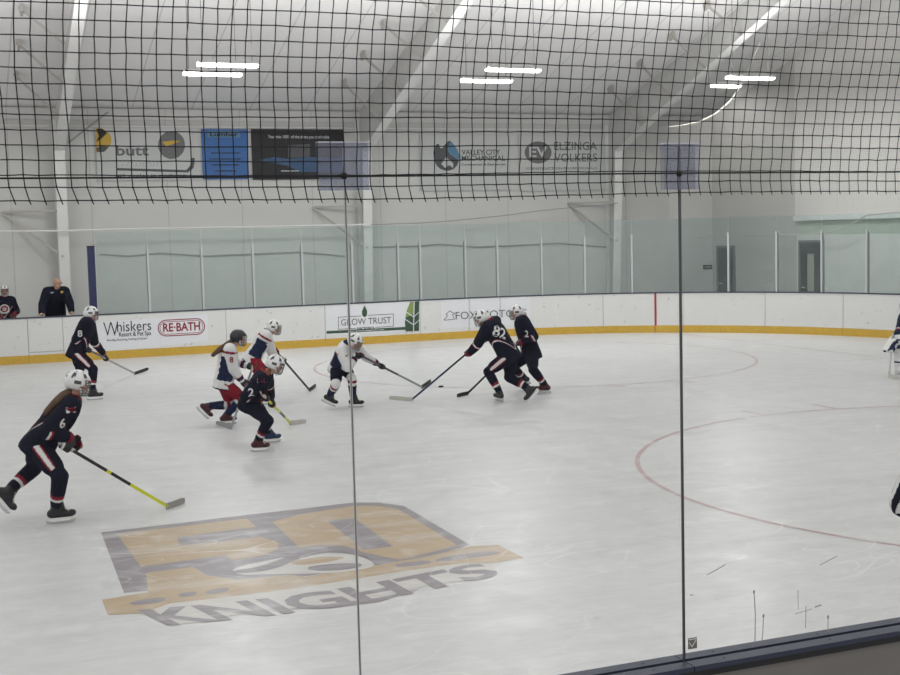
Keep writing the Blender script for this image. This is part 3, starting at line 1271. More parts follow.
# --- navy skater just beyond
r, j, q = person(dict(
    label='skater in navy with number 2 on the sleeve, upright in front of the motor advert', group=NP,
    H=1.62, root=on_z(536, 392), hip=(531, 352, 0), sh=(522, 321.5, 0), head=(516.5, 313, 0), look=(188, -6), fh=186, fs=190, kit='dark',
    footL=dict(ice=(543, 393.5), hd=178, pitch=0), footR=dict(at=(524.5, 377.5, .3), hd=185, pitch=-10), kneeL=(-.35, -.9, .1), kneeR=(-.7, -.5, .1),
    handL=('stick', .17), handR=('stick', .03), elbowL=(.9, -.3, -.4), elbowR=(-.2, .8, -.4), helmet='helm_w', bootL='boot_r',
    stick=dict(label='black stick reaching from behind the leg of the skater with the back number', butt=(530, 332, -.12), heel=(467.5, 393.5), toe=(455, 396.5), blade='tape_k', grip='tape_k')))
number(j, '2', 527, 334, .15)
# --- goalkeeper at the edge
r, j, q = person(dict(
    label='goalkeeper in navy jersey and big white leg pads crouching near the far corner',
    H=1.6, root=on_z(913, 377), hip=(917, 348, .1), sh=(908, 319, 0), head=(907, 306, -.05), look=(195, -8), fh=200, fs=200, kit='goal', pants='navy',
    footR=dict(ice=(907, 378.5), hd=225), footL=dict(ice=(921, 374), hd=200), kneeR=(-.45, -.9, .1), kneeL=(-1, .2, .1),
    handR=('free', (894, 341, -.22), (-.7, -.5, -.5), (-.5, -.5, .6)), handL=('free', (902, 339, .35), (-.8, -.3, -.4), (-.3, .4, .8)),
    elbowR=(.2, -.8, -.6), elbowL=(.2, .8, -.6), helmet='helm_w'))
for s in 'RL':
    kn, an = q['knee'][s], q['hip'][s]
    mb = MB()
    fwd = (V((kn.x - q['hip'][s].x, kn.y - q['hip'][s].y, 0))).normalized()
    base = V((kn.x, kn.y, .07)) - fwd * .02 + fwd * .09
    top = kn + UP * .24 + fwd * .10
    lat = UP.cross(fwd)
    ax_ = (top - base).normalized()
    nn = lat.cross(ax_)
    for q0, q1, w in ((0, .2, .14), (.18, .42, .145), (.40, .62, .15), (.60, .82, .15), (.8, 1., .135)):
        a_, b_ = base.lerp(top, q0), base.lerp(top, q1)
        mb.ell((a_ + b_) / 2, (lat, nn, ax_), (w, .075, (b_ - a_).length * .62), 16, 10)
        mb.obox((a_ + b_) / 2, (lat, nn, ax_), (w * .92, .05, (b_ - a_).length * .5))

    def pad_col(c, n, base=base, top=top):
        t_ = (c - base).dot(top - base) / (top - base).length_squared
        return 1 if .66 < t_ < .76 or .86 < t_ < .9 or .30 < t_ < .34 else 0
    fuse('leg_pad', mb, .014, [M['pads'], M['navy2']], r, pad_col, 4)
# blocker on the near hand
w = q['wrist']['R']
e = q['elbow']['R']
f_ = (w - e).normalized()
mb = MB()
l_ = UP.cross(f_).normalized()
mb.obox(w + f_ * .08 + l_ * .0, (l_, f_.cross(l_), f_), (.10, .035, .17))
mb.ell(w + f_ * .06, (l_, f_.cross(l_), f_), (.09, .07, .15))
fuse('blocker', mb, .012, [M['pads'], M['navy2']], r, lambda c, n: 1 if noise.noise(c * 9) > .25 else 0, 4)
bt = w + f_ * .06 + UP * .16
sg = dict(butt=bt, heel=on_z(889, 376, .03), toe=on_z(896, 379, .02), shaft=[(0, .45, 'tape_w'), (.45, 1, 'pads')], blade='tape_w')
stick('white goal stick standing on the ice beside the goalkeeper pads', sg)
# --- referee whose elbow shows at the edge
r, j, q = person(dict(
    label='referee in black and white stripes, elbow bent with hand on hip',
    H=1.74, skates=True, root=on_z(962, 690), hip=(966, 532, 0), sh=(964, 452, 0), head=(964, 415, 0), look=(110, 0), fh=95, fs=95, kit='ref', pad=0, hem=.02, pants='navy',
    footR=dict(ice=(982, 690), hd=90), footL=dict(ice=(945, 690), hd=100), kneeR=(0, 1, 0), kneeL=(0, 1, 0),
    handL=('free', (938, 530, .06), (.6, .5, -.4), (-.7, .2, .5)), handR=('free', (992, 530, .06), (-.6, .5, -.4), (.7, .2, .5)),
    elbowL=(-1, -.35, 0), elbowR=(1, -.35, 0), helmet='helm_b'))
# --- the bench
BF = .25
c0 = V((1.16, 30.8, BF))
r, j, q = person(dict(
    label='young player in white helmet and navy jersey with round crest, standing in the bench', H=1.5, root=c0,
    hip=c0 + V((0, .02, .80)), sh=c0 + V((.02, -.04, 1.19)), head=on_y(4.5, 290.5, 30.7), look=(-85, -4), fh=-90, fs=-88, kit='dark',
    footR=dict(floor=c0 + V((-.12, 0, .055)), hd=-90), footL=dict(floor=c0 + V((.12, 0, .055)), hd=-85), kneeR=(0, -1, 0), kneeL=(0, -1, 0),
    handL=('free', on_y(14.5, 314, 30.6), (-.2, -.6, -.5), (.3, -.5, .7)), handR=('free', on_y(-2, 315, 30.6), (.2, -.6, -.5), (-.3, -.5, .7)),
    elbowL=(.4, .7, -.5), elbowR=(-.4, .7, -.5), helmet='helm_w'))
for rr, mm in ((.11, 'gpalm'), (.08, 'red'), (.045, 'white')):
    vs, fs = poly_mesh([(0, 0)] + disc(0, 0, rr, n=24, a1=360) + [(rr, 0)])
    fs = [(0, i, i + 1) for i in range(1, 25)]
    decal('crest', vs, fs, 4.5, 309, j, M[mm], lift=.010 - rr * .04)
vs, fs = text_mesh('C', .08, .03)
decal('crest', vs, fs, 4.5, 309, j, M['red'], lift=.014)
c1 = V((2.32, 30.98, BF))
r, j, q = person(dict(
    label='bald coach in glasses and navy jacket, leaning on the boards and shouting', H=1.76, root=c1,
    hip=c1 + V((0, .05, .88)), bulk=1.08, sh=on_y(56, 292, 30.8), head=on_y(57.5, 283.5, 30.66), look=(-58, -6), fh=-90, fs=-84, kit='coach', pad=0, hem=.13, pants='navy',
    headk=1.06, footR=dict(floor=c1 + V((-.14, 0, 0)), hd=-95), footL=dict(floor=c1 + V((.14, .05, 0)), hd=-80), kneeR=(0, -1, 0), kneeL=(0, -1, 0),
    handL=('free', on_y(71.5, 312, 30.30), (.1, -1, -.1), (0, 0, 1), .12), handR=('free', on_y(41.5, 313.5, 30.30), (-.1, -1, -.1), (0, 0, 1), .12),
    elbowL=(.7, .6, .1), elbowR=(-.7, .6, .1), specs=True))
vs, fs = poly_mesh(rect(-.05, -.012, .05, .012))
decal('sleeve_mark', vs, fs, 69.7, 293.5, j, M['white'])
vs, fs = poly_mesh(disc(0, 0, .03, n=12))
decal('crest', vs, fs, 62, 292, j, M['gold'])
vs, fs = poly_mesh(rect(-.035, -.01, .035, .01))
decal('chest_mark', vs, fs, 52, 292.5, j, M['b_pale'])
mb = MB()
# --- puck
pk = on_z(441, 386.5, .013)
mb.tube([pk - UP * .0127, pk + UP * .0127], .045, 24)
tag(part('puck', mb, M['rubber'], org=pk), 'black puck sliding on the ice ahead of the crossed sticks', 'puck')



# ------------------------------------------------------------------ the rink: where its boards run
BX, BY, BR, BEND, YN = 12.25, 30.12, 8.53, 20.78, 4.13
ARC = BR * math.pi / 2
BT = 1.05


def bpos(s, off=0., z=0.):
    """point along the far boards: s metres, off behind their face, z up"""
    if s < BX:
        return V((s, BY + off, z))
    if s < BX + ARC:
        a = (s - BX) / BR
        return V((BX + math.sin(a) * (BR + off), BY - BR + math.cos(a) * (BR + off), z))
    return V((BEND + off, BY - BR - (s - BX - ARC), z))


def s_at(px, z=.6):
    lo, hi = -6., 32.
    for _ in range(40):
        m_ = (lo + hi) / 2
        if proj(bpos(m_, 0, z))[0] < px:
            lo = m_
        else:
            hi = m_
    return lo


def sweep(mb, s0, s1, o0, o1, z0, z1, mi=0):
    """a bar following the boards"""
    n = 1 if s1 <= BX else max(2, int((s1 - s0) / .35))
    vs, fs = [], []
    for i in range(n + 1):
        s = s0 + (s1 - s0) * i / n
        vs += [bpos(s, o0, z0), bpos(s, o1, z0), bpos(s, o1, z1), bpos(s, o0, z1)]
    for i in range(n):
        a = i * 4
        for j in range(4):
            fs.append((a + j, a + 4 + j, a + 4 + (j + 1) % 4, a + (j + 1) % 4))
    fs += [(3, 2, 1, 0), (n * 4, n * 4 + 1, n * 4 + 2, n * 4 + 3)]
    return mb.add(vs, fs, mi)


# ------------------------------------------------------------------ floor and painted ice
mb = MB()
ys = [YN - .1]
mb.box((-14, YN - .1, -.05), (BEND + .1, BY + .1, 0))
ice = struct(part('floor', mb, M['ice']))
mb = MB().box((-14, -3, -.25), (24, 33.3, -.06))
struct(part('floor_slab', mb, M['concrete']))
mb = MB().box((-8, BY + .14, -.05), (BEND + 2, 33.2, .0))
mb.box((-8, BY + .16, 0), (3.0, 32.4, .25))
struct(part('floor_bench', mb, M['concrete']))


def strip(pts, w, z):
    vs, fs = [], []
    n = len(pts)
    for i, p in enumerate(pts):
        t = (pts[min(i + 1, n - 1)] - pts[max(i - 1, 0)]).normalized()
        q = V((-t.y, t.x, 0)) * (w / 2)
        vs += [V((p.x, p.y, z)) + q, V((p.x, p.y, z)) - q]
    fs = [(2 * i, 2 * i + 1, 2 * i + 3, 2 * i + 2) for i in range(n - 1)]
    return vs, fs


for cx, cy in ((11.33, 23.87), (11.33, 10.46)):
    pts = [V((cx + 4.572 * math.cos(a * math.pi / 60), cy + 4.572 * math.sin(a * math.pi / 60), 0)) for a in range(121)]
    part('faceoff_circle', MB().add(*strip(pts, .055, .002)), M['ice_red'], ice)
part('goal_line', MB().add(*strip([V((17.43, 6.4, 0)), V((17.43, 28.25, 0))], .05, .002)), M['ice_red'], ice)
for a, b in (((813, 404.3), (836, 408.7)), ((742, 410.7), (766, 415.3)), ((680, 381), (696, 382.7)), ((607, 384), (625, 387))):
    part('hash_mark', MB().add(*strip([on_z(*a), on_z(*b)], .05, .0025)), M['ice_red'], ice)


def paint(name, poly, m, z):
    return part(name, MB().add([V((p.x, p.y, z)) for p in (on_z(*q) for q in poly)], [tuple(range(len(poly)))]), M[m], ice)


def soft(poly, n=2):
    for _ in range(n):
        o = []
        for i in range(len(poly)):
            a, b = poly[i], poly[(i + 1) % len(poly)]
            o += [(a[0] * .75 + b[0] * .25, a[1] * .75 + b[1] * .25), (a[0] * .25 + b[0] * .75, a[1] * .25 + b[1] * .75)]
        poly = o
    return poly


paint('logo_outline', [(101, 532.5), (246, 515), (300, 509), (353, 502.5), (379, 502.5), (404, 506), (470, 545), (430, 557), (300, 577), (124, 593)], 'ice_gray', .001)
paint('logo_digit', [(117, 534), (247, 518.5), (256, 527), (177, 537.5), (180, 546), (262, 537), (279, 543), (278, 549), (262, 556), (232, 560), (225, 555.5), (141, 567)], 'ice_tan', .0016)
paint('logo_digit', [(146, 573), (193, 567), (206, 575), (236, 580), (290, 575), (310, 578), (148, 593)], 'ice_tan', .0016)
paint('logo_digit', [(272, 522), (300, 514.5), (353, 506), (378, 505.8), (399, 509.5), (457, 545), (430, 553), (400, 560), (365, 553), (345, 546), (320, 545.5), (300, 548)], 'ice_tan', .0016)
paint('logo_digit_hole', [(327, 521), (354, 518), (393, 546.5), (364, 550)], 'ice_gray', .0022)
paint('logo_plume', soft([(228, 569), (280, 558), (310, 553), (350, 553), (374, 562), (374, 568), (330, 574), (280, 574), (240, 576)]), 'ice_white', .0022)
paint('logo_plume', soft([(225, 572), (262, 567), (300, 551), (345, 546), (385, 563), (345, 551), (305, 556), (275, 570), (240, 574)]), 'ice_gray', .0026)
paint('logo_plume', soft([(306, 567), (330, 564), (362, 563), (362, 567), (340, 571), (310, 571)]), 'ice_gray', .0026)
paint('logo_plume', soft([(286, 562), (320, 557), (350, 557), (330, 562), (300, 566)]), 'ice_tan', .0026)
paint('logo_ribbon', [(102, 600), (150, 592), (300, 578), (385, 564), (430, 556), (470, 546.5), (498, 545), (524, 558), (500, 562), (440, 568), (380, 578), (300, 589), (195, 602), (152, 613), (108, 615)], 'ice_tan', .0019)
paint('logo_backing', soft([(150, 606), (230, 597), (300, 588), (400, 572), (470, 562), (500, 566), (490, 578), (420, 586), (350, 606), (250, 612), (180, 626), (165, 620)], 1), 'ice_white', .0021)
for pl in ([(128, 602), (165, 597), (166, 602), (133, 606)], [(178, 594), (196, 591), (197, 595), (180, 598)], [(205, 591), (228, 587), (229, 592), (207, 595)],
           [(395, 564), (430, 560), (431, 564), (397, 568)], [(435, 559), (470, 553), (498, 551), (500, 554), (472, 558), (437, 563)]):
    paint('logo_fleck', soft(pl, 1), 'ice_gray', .0024)
paint('logo_swoosh', [(288, 609), (330, 608.5), (380, 602), (420, 589), (380, 598), (330, 604)], 'ice_gray', .0024)
vs, fs = text_mesh('KNIGHTS', 1., .03)
xs_ = [v[0] for v in vs]; ys_ = [v[1] for v in vs]
x0, x1, y0, y1 = min(xs_), max(xs_), min(ys_), max(ys_)
TL, TR, BR_, BL = (136, 610), (480, 562), (503, 575), (168, 626)
pts = []
for x, y in vs:
    u, w = (x - x0) / (x1 - x0), (y - y0) / (y1 - y0)
    px = (TL[0] * (1 - u) + TR[0] * u) * w + (BL[0] * (1 - u) + BR_[0] * u) * (1 - w)
    py = (TL[1] * (1 - u) + TR[1] * u) * w + (BL[1] * (1 - u) + BR_[1] * u) * (1 - w) + 7 * math.sin(math.pi * u)
    p = on_z(px, py)
    pts.append(V((p.x, p.y, .003)))
part('logo_lettering', MB().add(pts, fs), M['ice_gray'], ice)

# ------------------------------------------------------------------ walls and roof
YW, XW = 33.2, 21.95


def roof_z(y):
    return 6.1 + .30 * ((YW - y) if y > 17 else (y - .8))


mb = MB().box((-14, YW, -.05), (XW + .3, YW + .2, 6.2))
struct(part('wall_far', mb, M['wall']))
mb = MB()
mb.prism([(28.99, 0), (YW, 0), (YW, roof_z(YW)), (28.99, roof_z(28.99))], V((XW + .15, 0, 0)), V((0, 1, 0)), UP, -.15)
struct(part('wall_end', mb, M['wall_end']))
mb = MB()
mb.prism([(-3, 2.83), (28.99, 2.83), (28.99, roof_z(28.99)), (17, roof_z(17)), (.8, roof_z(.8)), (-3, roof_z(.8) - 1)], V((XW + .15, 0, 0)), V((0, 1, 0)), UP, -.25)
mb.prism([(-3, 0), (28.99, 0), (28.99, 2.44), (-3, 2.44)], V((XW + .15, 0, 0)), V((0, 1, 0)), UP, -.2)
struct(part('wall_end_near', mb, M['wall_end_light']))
mb = MB().box((XW, 8, 2.44), (XW + .14, 28.99, 2.83))
struct(part('trim_1', mb, M['lintel']))
mb = MB().box((XW - .16, 8, 2.83), (XW - .09, 29.0, 2.96))
struct(part('trim_2', mb, M['steel']))
mb = MB()
mb.prism([(YW + .1, roof_z(YW + .1)), (17, roof_z(17.001)), (.8, roof_z(.8)), (.8, roof_z(.8) + .1), (17, roof_z(17.001) + .1), (YW + .1, roof_z(YW + .1) + .1)],
         V((-14, 0, 0)), V((0, 1, 0)), UP, XW + 14.3)
struct(part('ceiling', mb, M['ceil']))
mb = MB().box((-14, YW - .10, 5.80), (XW, YW - .0, 6.08))
struct(part('trim_3', mb, M['wall']))

for n, (ya, yb, zt, glazed) in enumerate(((32.05, 32.85, 2.08, False), (27.86, 28.78, 2.22, True))):
    xf = XW - (0 if n == 0 else .05)
    d = struct(thing('door_%d' % (n + 1), 'dark steel door', 'door', V((xf, (ya + yb) / 2, 0))))
    for kk in ('label', 'category'):
        del d[kk]
    mb = MB()
    mb.box((xf - .05, ya - .07, 0), (xf + .02, ya, zt + .07))
    mb.box((xf - .05, yb, 0), (xf + .02, yb + .07, zt + .07))
    mb.box((xf - .05, ya, zt), (xf + .02, yb, zt + .07))
    part('door_frame', mb, M['doorframe'], d)
    mb = MB().box((xf - .02, ya, 0), (xf + .01, yb, zt))
    lf = part('door_leaf', mb, M['door'], d)
    if glazed:
        mb = MB().box((xf - .03, ya + .34, .9), (xf - .021, yb - .30, zt - .3))
        part('door_pane', mb, M['doorglass'], lf)
    mb = MB()
    mb.tube([V((xf - .06, yb - .1, 1.0)), V((xf - .06, yb - .22, 1.0))], .015, 8)
    mb.tube([V((xf - .02, yb - .1, 1.0)), V((xf - .06, yb - .1, 1.0))], .015, 8)
    part('door_handle', mb, M['alu'], lf)

# ------------------------------------------------------------------ steel portal frames
for X, where in ((2.72, 'beside the coach'), (10.65, 'beside the dark banner'), (18.35, 'nearest the end wall')):
    fr = thing('steel_frame', 'white steel portal frame with tall column and sloping rafter, ' + where, 'steel frame', V((X, 33.0, 0)), 'portal frames along the far wall')
    yb0, yb1, zk = 32.86, 32.56, 5.0
    mb = MB()
    mb.prism([(33.18, 0), (yb0, 0), (yb1, zk), (33.18, 6.08)], V((X - .005, 0, 0)), V((0, 1, 0)), UP, .01)
    cw = part('column', mb, M['steel_web'], fr)
    mb = MB()
    mb.bar(V((X, yb0, 0)), V((X, yb1, zk)), .25, .014, V((0, 1, 0)))
    mb.bar(V((X, 33.17, 0)), V((X, 33.17, 6.0)), .25, .014, V((0, 1, 0)))
    part('column_flange', mb, M['steel'], cw)

    def bz(y):
        d = .62 + (y - 17) * .012 if y < 24 else .70 + (y - 24) / 8.56 * .58
        return roof_z(max(y, 17.001)) - d
    yy = [yb1, 30, 27, 24, 20, 17]
    mb = MB()
    mb.prism([(33.18, 6.08)] + [(yb1, zk)] + [(y, bz(y)) for y in yy[1:]] + [(17, roof_z(17.001) - .02)], V((X - .005, 0, 0)), V((0, 1, 0)), UP, .01)
    ra = part('rafter', mb, M['steel_web'], fr)
    mb = MB()
    pz = [zk] + [bz(y) for y in yy[1:]]
    for i in range(5):
        mb.bar(V((X, yy[i], pz[i])), V((X, yy[i + 1], pz[i + 1])), .25, .014, V((0, 1, 0)))
    part('rafter_flange', mb, M['steel'], ra)
    for y in (31.2, 29.6, 28.0, 26.4, 24.8, 23.2):
        mb = MB()
        zz = bz(y) + .03
        mb.bar(V((X + .08, y, zz)), V((X - 1.05, y, roof_z(y) - .05)), .05, .05, V((0, 1, 0)))
        mb.bar(V((X - 1.0, y - .12, roof_z(y - .12) - .10)), V((X - 1.0, y + .12, roof_z(y + .12) - .10)), .06, .16)
        part('flange_brace', mb, M['brace'], fr)
    for z0, z1 in ((3.52, 3.52), (3.5, 2.38)):
        mb = MB()
        mb.bar(V((X - 1.38, 33.16, z0)), V((X - .02, 32.72, z1)), .05, .05, V((0, 1, 0)))
        part('column_brace', mb, M['brace'], fr)
mb = MB()
a_, b_ = on_y(68, 143, 32.9), on_y(108, 112, 32.9)
mb.bar(a_, b_, .05, .04, V((0, 1, 0)))
tag(part('wall_brace', mb, M['cable_d'], org=a_), 'short dark slanting brace rod on the wall by the first column', 'brace')

# pipes and cables along the far wall
for xa, xb, wh in ((-4, 2.55, 'beyond the first column'), (2.9, 10.48, 'above the blue and black banners'), (10.82, 18.18, 'above the water drop banner')):
    mb = MB().tube([V((xa, 33.12, 5.64)), V((xb, 33.12, 5.64))], .022, 6)
    tag(part('conduit', mb, M['steel'], org=V((xa, 33.12, 5.64))), 'thin white conduit running level on the far wall, ' + wh, 'conduit', 'wall conduits')
mb = MB().tube([on_y(-20, 231.5, 32.5), on_y(60, 231, 32.5), on_y(123, 229, 32.5), on_y(250, 227, 32.5), on_y(371, 224.5, 32.5)], .026, 6)
tag(part('pipe', mb, M['steel'], org=on_y(60, 231, 32.5)), 'white water pipe running level along the far wall between the columns', 'pipe')
mb = MB().tube([on_y(x, y, 32.55) for x, y in ((371, 224.5), (420, 223), (450, 221), (500, 216), (545, 210), (600, 205), (618, 203))], .014, 6)
tag(part('cable', mb, M['cable_d'], org=on_y(450, 226, 32.55)), 'thin gray cable rising along the wall toward the last column', 'cable')
pts = [on_x(x, y, 21.5) for x, y in ((688, 238), (720, 236), (760, 235), (800, 235), (830, 232), (850, 225), (866, 215.5), (885, 213.5), (905, 212))]
mb = MB().tube(pts, .018, 6)
tag(part('cable', mb, M['cable'], org=pts[0]), 'pale hose hanging along the end wall and looping up past the doors', 'cable')
mb = MB().tube([on_y(x, y, 33.15) for x, y in ((100, 254), (128, 256), (160, 253), (205, 256), (300, 252), (345, 256))], .016, 5)
tag(part('cable', mb, M['cable_d'], org=on_y(100, 254, 33.15)), 'loose gray cable sagging low on the wall behind the far glass', 'cable')
mb = MB().tube([on_y(x, y, 33.15) for x, y in ((372, 247), (420, 246), (440, 244), (480, 247), (560, 243), (606, 247))], .018, 5)
tag(part('cable', mb, M['cable_d'], org=on_y(400, 246, 33.15)), 'gray cable bundle behind the far glass between second and third columns', 'cable')
a_, b_ = on_y(703.5, 265, YW - .02), on_y(712, 269, YW - .02)
sg_ = thing('sign', 'small black sign plate on the wall next to the first door', 'sign', a_)
part('sign_plate', MB().box((a_.x, YW - .03, b_.z), (b_.x, YW, a_.z)), M['black'], sg_)
part('sign_lettering', MB().box((a_.x + .05, YW - .033, (a_.z + b_.z) / 2 - .01), (b_.x - .04, YW - .031, (a_.z + b_.z) / 2 + .01)), M['b_pale'], sg_)


# ------------------------------------------------------------------ banners on the far wall
YB = 33.14


def flat(name, poly, m, parent, off, Y=YB):
    """polygon given by what is seen in the picture, laid on the wall plane"""
    return part(name, MB().add([V((p.x, Y - off, p.z)) for p in (on_y(x, y, Y) for x, y in poly)], [tuple(range(len(poly)))]), M[m], parent)


def wtext(txt, px0, px1, py, capx, m, parent, off=.008, Y=YB, bold=.01, name='lettering', py1=None):
    a, b = on_y(px0, py, Y), on_y(px1, py if py1 is None else py1, Y)
    dep = ((a + b) / 2 - EYE).dot(FWD)
    size = capx * dep / F_PX / .70
    vs, fs = text_mesh(txt, size, bold)
    vs = fitw(vs, b.x - a.x)
    c = (a + b) / 2
    return part(name, MB().add([V((c.x + x, Y - off, c.z + y)) for x, y in vs], fs), M[m], parent)


def banner(label, px0, py0, px1, py1, m):
    a, b = on_y(px0, py0, YB), on_y(px1, py1, YB)
    t = thing('hanging_banner', label, 'banner', V(((a.x + b.x) / 2, YB, b.z)), 'advertising banners on the far wall')
    mb = MB().box((a.x, YB, b.z), (b.x, YB + .02, a.z))
    part('sheet', mb, M[m], t)
    return t


t = banner('white banner with black puck, hockey stick and gold ball', 95, 127, 196, 180, 'vinyl')
flat('ball', [(96, 128)] + [(96 + 15.5 * math.cos(a), 140 + 12.5 * math.sin(a)) for a in [(-90 + i * 15) * math.pi / 180 for i in range(13)]], 'gold', t, .006)
flat('ball_mark', [(96, 129), (102, 128.5), (107, 133), (101, 139), (96, 142), (99, 136)], 'black', t, .009)
flat('ball_mark', [(96, 148), (102, 146), (109, 147), (104, 152), (97, 152)], 'ink', t, .009)
flat('puck_mark', [(171.5 + 13.5 * math.cos(a * math.pi / 12), 145 + 14 * math.sin(a * math.pi / 12)) for a in range(24)], 'ink_soft', t, .006)
flat('puck_streak', [(162, 142), (172, 140.5), (181, 141), (172, 144.5), (166, 146)], 'gold', t, .009)
wtext('butt', 116, 148.5, 151, 10, 'ink_soft', t, bold=.02)
wtext('whelan', 117, 161, 162.5, 7, 'paper', t)
wtext('whelan', 117.5, 161.5, 162.9, 7, 'cable_d', t, .006, name='lettering_outline')  # gray outline printed behind the white letters
flat('stick_mark', [(116, 168), (186, 170), (190, 166), (192, 157.5), (195, 158.5), (193.5, 168), (188, 172.5), (117, 170.5)], 'ink', t, .006)
wtext('#1 dealer in michigan', 117, 186, 175.6, 3.2, 'ink', t, bold=.02)
t = banner('bright blue banner with black header box', 201, 129, 249, 179, 'b_blue')
flat('header_box', [(207, 131), (240, 131), (240, 137.5), (207, 137.5)], 'b_lblue', t, .006)
wtext('Lumber', 210, 238, 134.5, 4, 'black', t, bold=.03)
for y, xa, xb in ((147, 208, 242), (153, 211, 240), (159, 209, 241), (165, 212, 239), (171, 215, 236)):
    flat('print_line', [(xa, y - .5), (xb, y - .5), (xb, y + .5), (xa, y + .5)], 'black', t, .006)
t = banner('black banner with blue city lights and white motto', 251, 129, 345, 179, 'b_dark')
wtext('You miss 100% of the shots you don\'t take', 268, 329, 137, 3., 'paper', t, bold=.01)
flat('skyline', [(258, 160), (275, 157), (288, 159), (310, 157), (330, 158), (344, 157), (344, 172), (300, 172), (288, 166)], 'b_mid', t, .006)
flat('window_mark', [(288, 145), (310, 144), (310, 157), (288, 158)], 'ink', t, .006)
flat('print_line', [(281, 170.5), (299, 170.5), (299, 171.4), (281, 171.4)], 'b_pale', t, .010)
t = banner('pale banner with blue and dark water drop mark', 420, 134, 511, 190, 'vinyl')
flat('drop_mark', soft([(433, 150), (438, 142), (441, 150), (446, 143), (450, 140), (456, 148), (460, 158), (456, 168), (447, 171.5), (438, 168), (434, 160)], 1), 'ink', t, .006)
flat('drop_mark', soft([(447, 149), (450.5, 140), (459, 152), (459.5, 161), (455, 158), (449, 154)], 1), 'b_lblue', t, .009)
flat('drop_hole', [(441, 164), (446, 157), (449, 160), (453, 163), (453, 168), (449, 165), (445, 168)], 'vinyl', t, .012)
wtext('VALLEY CITY', 461.5, 500, 152.5, 5, 'ink', t, bold=.015)
wtext('MECHANICAL', 461.5, 505, 158.5, 5, 'ink', t, bold=.015)
wtext('Commercial & Residential', 461.5, 505, 164.5, 2.2, 'ink', t)
t = banner('pale banner with gray oval monogram and two lines of capitals', 519, 134, 606, 190, 'vinyl')
flat('oval_mark', [(538 + 13.5 * math.cos(a * math.pi / 14), 152.5 + 11 * math.sin(a * math.pi / 14)) for a in range(28)], 'ink_soft', t, .006)
wtext('EV', 529, 547, 152.5, 10, 'vinyl', t, .012, bold=.02, name='monogram')
wtext('ELZINGA', 554, 597, 146.5, 8, 'ink_soft', t)
wtext('VOLKERS', 554, 597, 158, 8, 'ink_soft', t)
wtext('CONSTRUCTION PROFESSIONALS', 526, 597, 168.5, 2.4, 'ink_soft', t)


# ------------------------------------------------------------------ far dasher boards
def bd(name, pts, fs, m, parent, off):
    """(s, z) points laid on the face of the boards"""
    return part(name, MB().add([bpos(s, -off, z) for s, z in pts], fs), M[m], parent)


def bpoly(name, poly, m, parent, off):
    pts = []
    for x, y in poly:
        q = on_y(x, y, BY)
        pts.append((q.x, q.z))
    return bd(name, pts, [tuple(range(len(pts)))], m, parent, off)


def btext(txt, px0, px1, py0, py1, capx, m, parent, off=.008, bold=.01, name='lettering', xsq=None):
    a, b = on_y(px0, py0, BY), on_y(px1, py1, BY)
    dep = ((a + b) / 2 - EYE).dot(FWD)
    vs, fs = text_mesh(txt, capx * dep / F_PX / .70, bold)
    vs = fitw(vs, b.x - a.x)
    c = (a + b) / 2
    return bd(name, [(c.x + x, c.z + y) for x, y in vs], fs, m, parent, off)


SEAMS = [-40, 28, 63, 226, 325, 420, 528, 603, 683, 765, 843, 930, 990]
LBL = ['plain white dasher board in front of the bench player', 'white dasher board gate below the coach', 'white dasher board with the pet spa and oval red adverts',
       'short plain white dasher board between the oval red and green leaf adverts', 'white dasher board with the green leaf advert', 'white dasher board with the motor dealer advert',
       'plain white dasher board just past the motor dealer advert', 'white dasher board crossed by the red goal line mark', 'plain white corner dasher board below the first door',
       'plain white corner dasher board below the glazed door', 'plain white dasher board behind the goalkeeper', 'end dasher board beyond the goalkeeper']
panels = []
for i in range(len(SEAMS) - 1):
    s0, s1 = s_at(SEAMS[i]), s_at(SEAMS[i + 1])
    t = thing('dasher_board', LBL[i], 'dasher board', bpos((s0 + s1) / 2, .05), 'white dasher boards with yellow kick plates')
    mb = MB()
    sweep(mb, s0 + .010, s1 - .002, 0, .09, .19, 1.03)
    pn = part('board_face', mb, M['board'], t)
    mb = MB()
    sweep(mb, s0 + .003, s1 - .002, -.012, .09, 0, .19)
    part('kick_plate', mb, M['kick'], t)
    mb = MB()
    sweep(mb, s0 + .002, s1 - .002, -.015, .13, 1.03, BT + .005)
    part('cap_rail', mb, M['cap'], t)
    mb = MB()
    sweep(mb, s0 + .0015, s0 + .02, .008, .08, .02, 1.02)
    part('joint_strip', mb, M['joint'], t)
    panels.append((t, pn))
# gate detail
g0, g1 = s_at(28), s_at(63)
mb = MB()
sweep(mb, g0 + .02, g1, -.003, .0, .245, .262)
part('gate_slot', mb, M['joint'], panels[1][0])
# red goal line on the boards
sg = s_at(655.5)
mb = MB()
sweep(mb, sg - .026, sg + .026, -.014, 0, .0, 1.03)
part('goal_line_mark', mb, M['redline'], panels[7][0])
# adverts
p2 = panels[2][1]
ad = bpoly('advert_sheet', [(95, 322), (160, 318), (160, 347), (95, 352.5)], 'paper', panels[2][0], .004)
btext('W', 103.5, 118.5, 330.5, 329.3, 15, 'black', ad, bold=-.012)
btext('hiskers', 117, 151, 327.8, 325, 10.5, 'black', ad, bold=0)
btext('Resort & Pet Spa', 119, 151, 335.3, 332.5, 4.5, 'black', ad, bold=.01)
btext('Boarding, Grooming, Training & Daycare', 107, 147, 341, 337.5, 2.2, 'ink', ad)
ad = bpoly('advert_sheet', [(160.5, 318), (208, 314), (208, 341), (160.5, 346)], 'paper', panels[2][0], .004)
c_ = on_y(181.5, 327.3, BY)


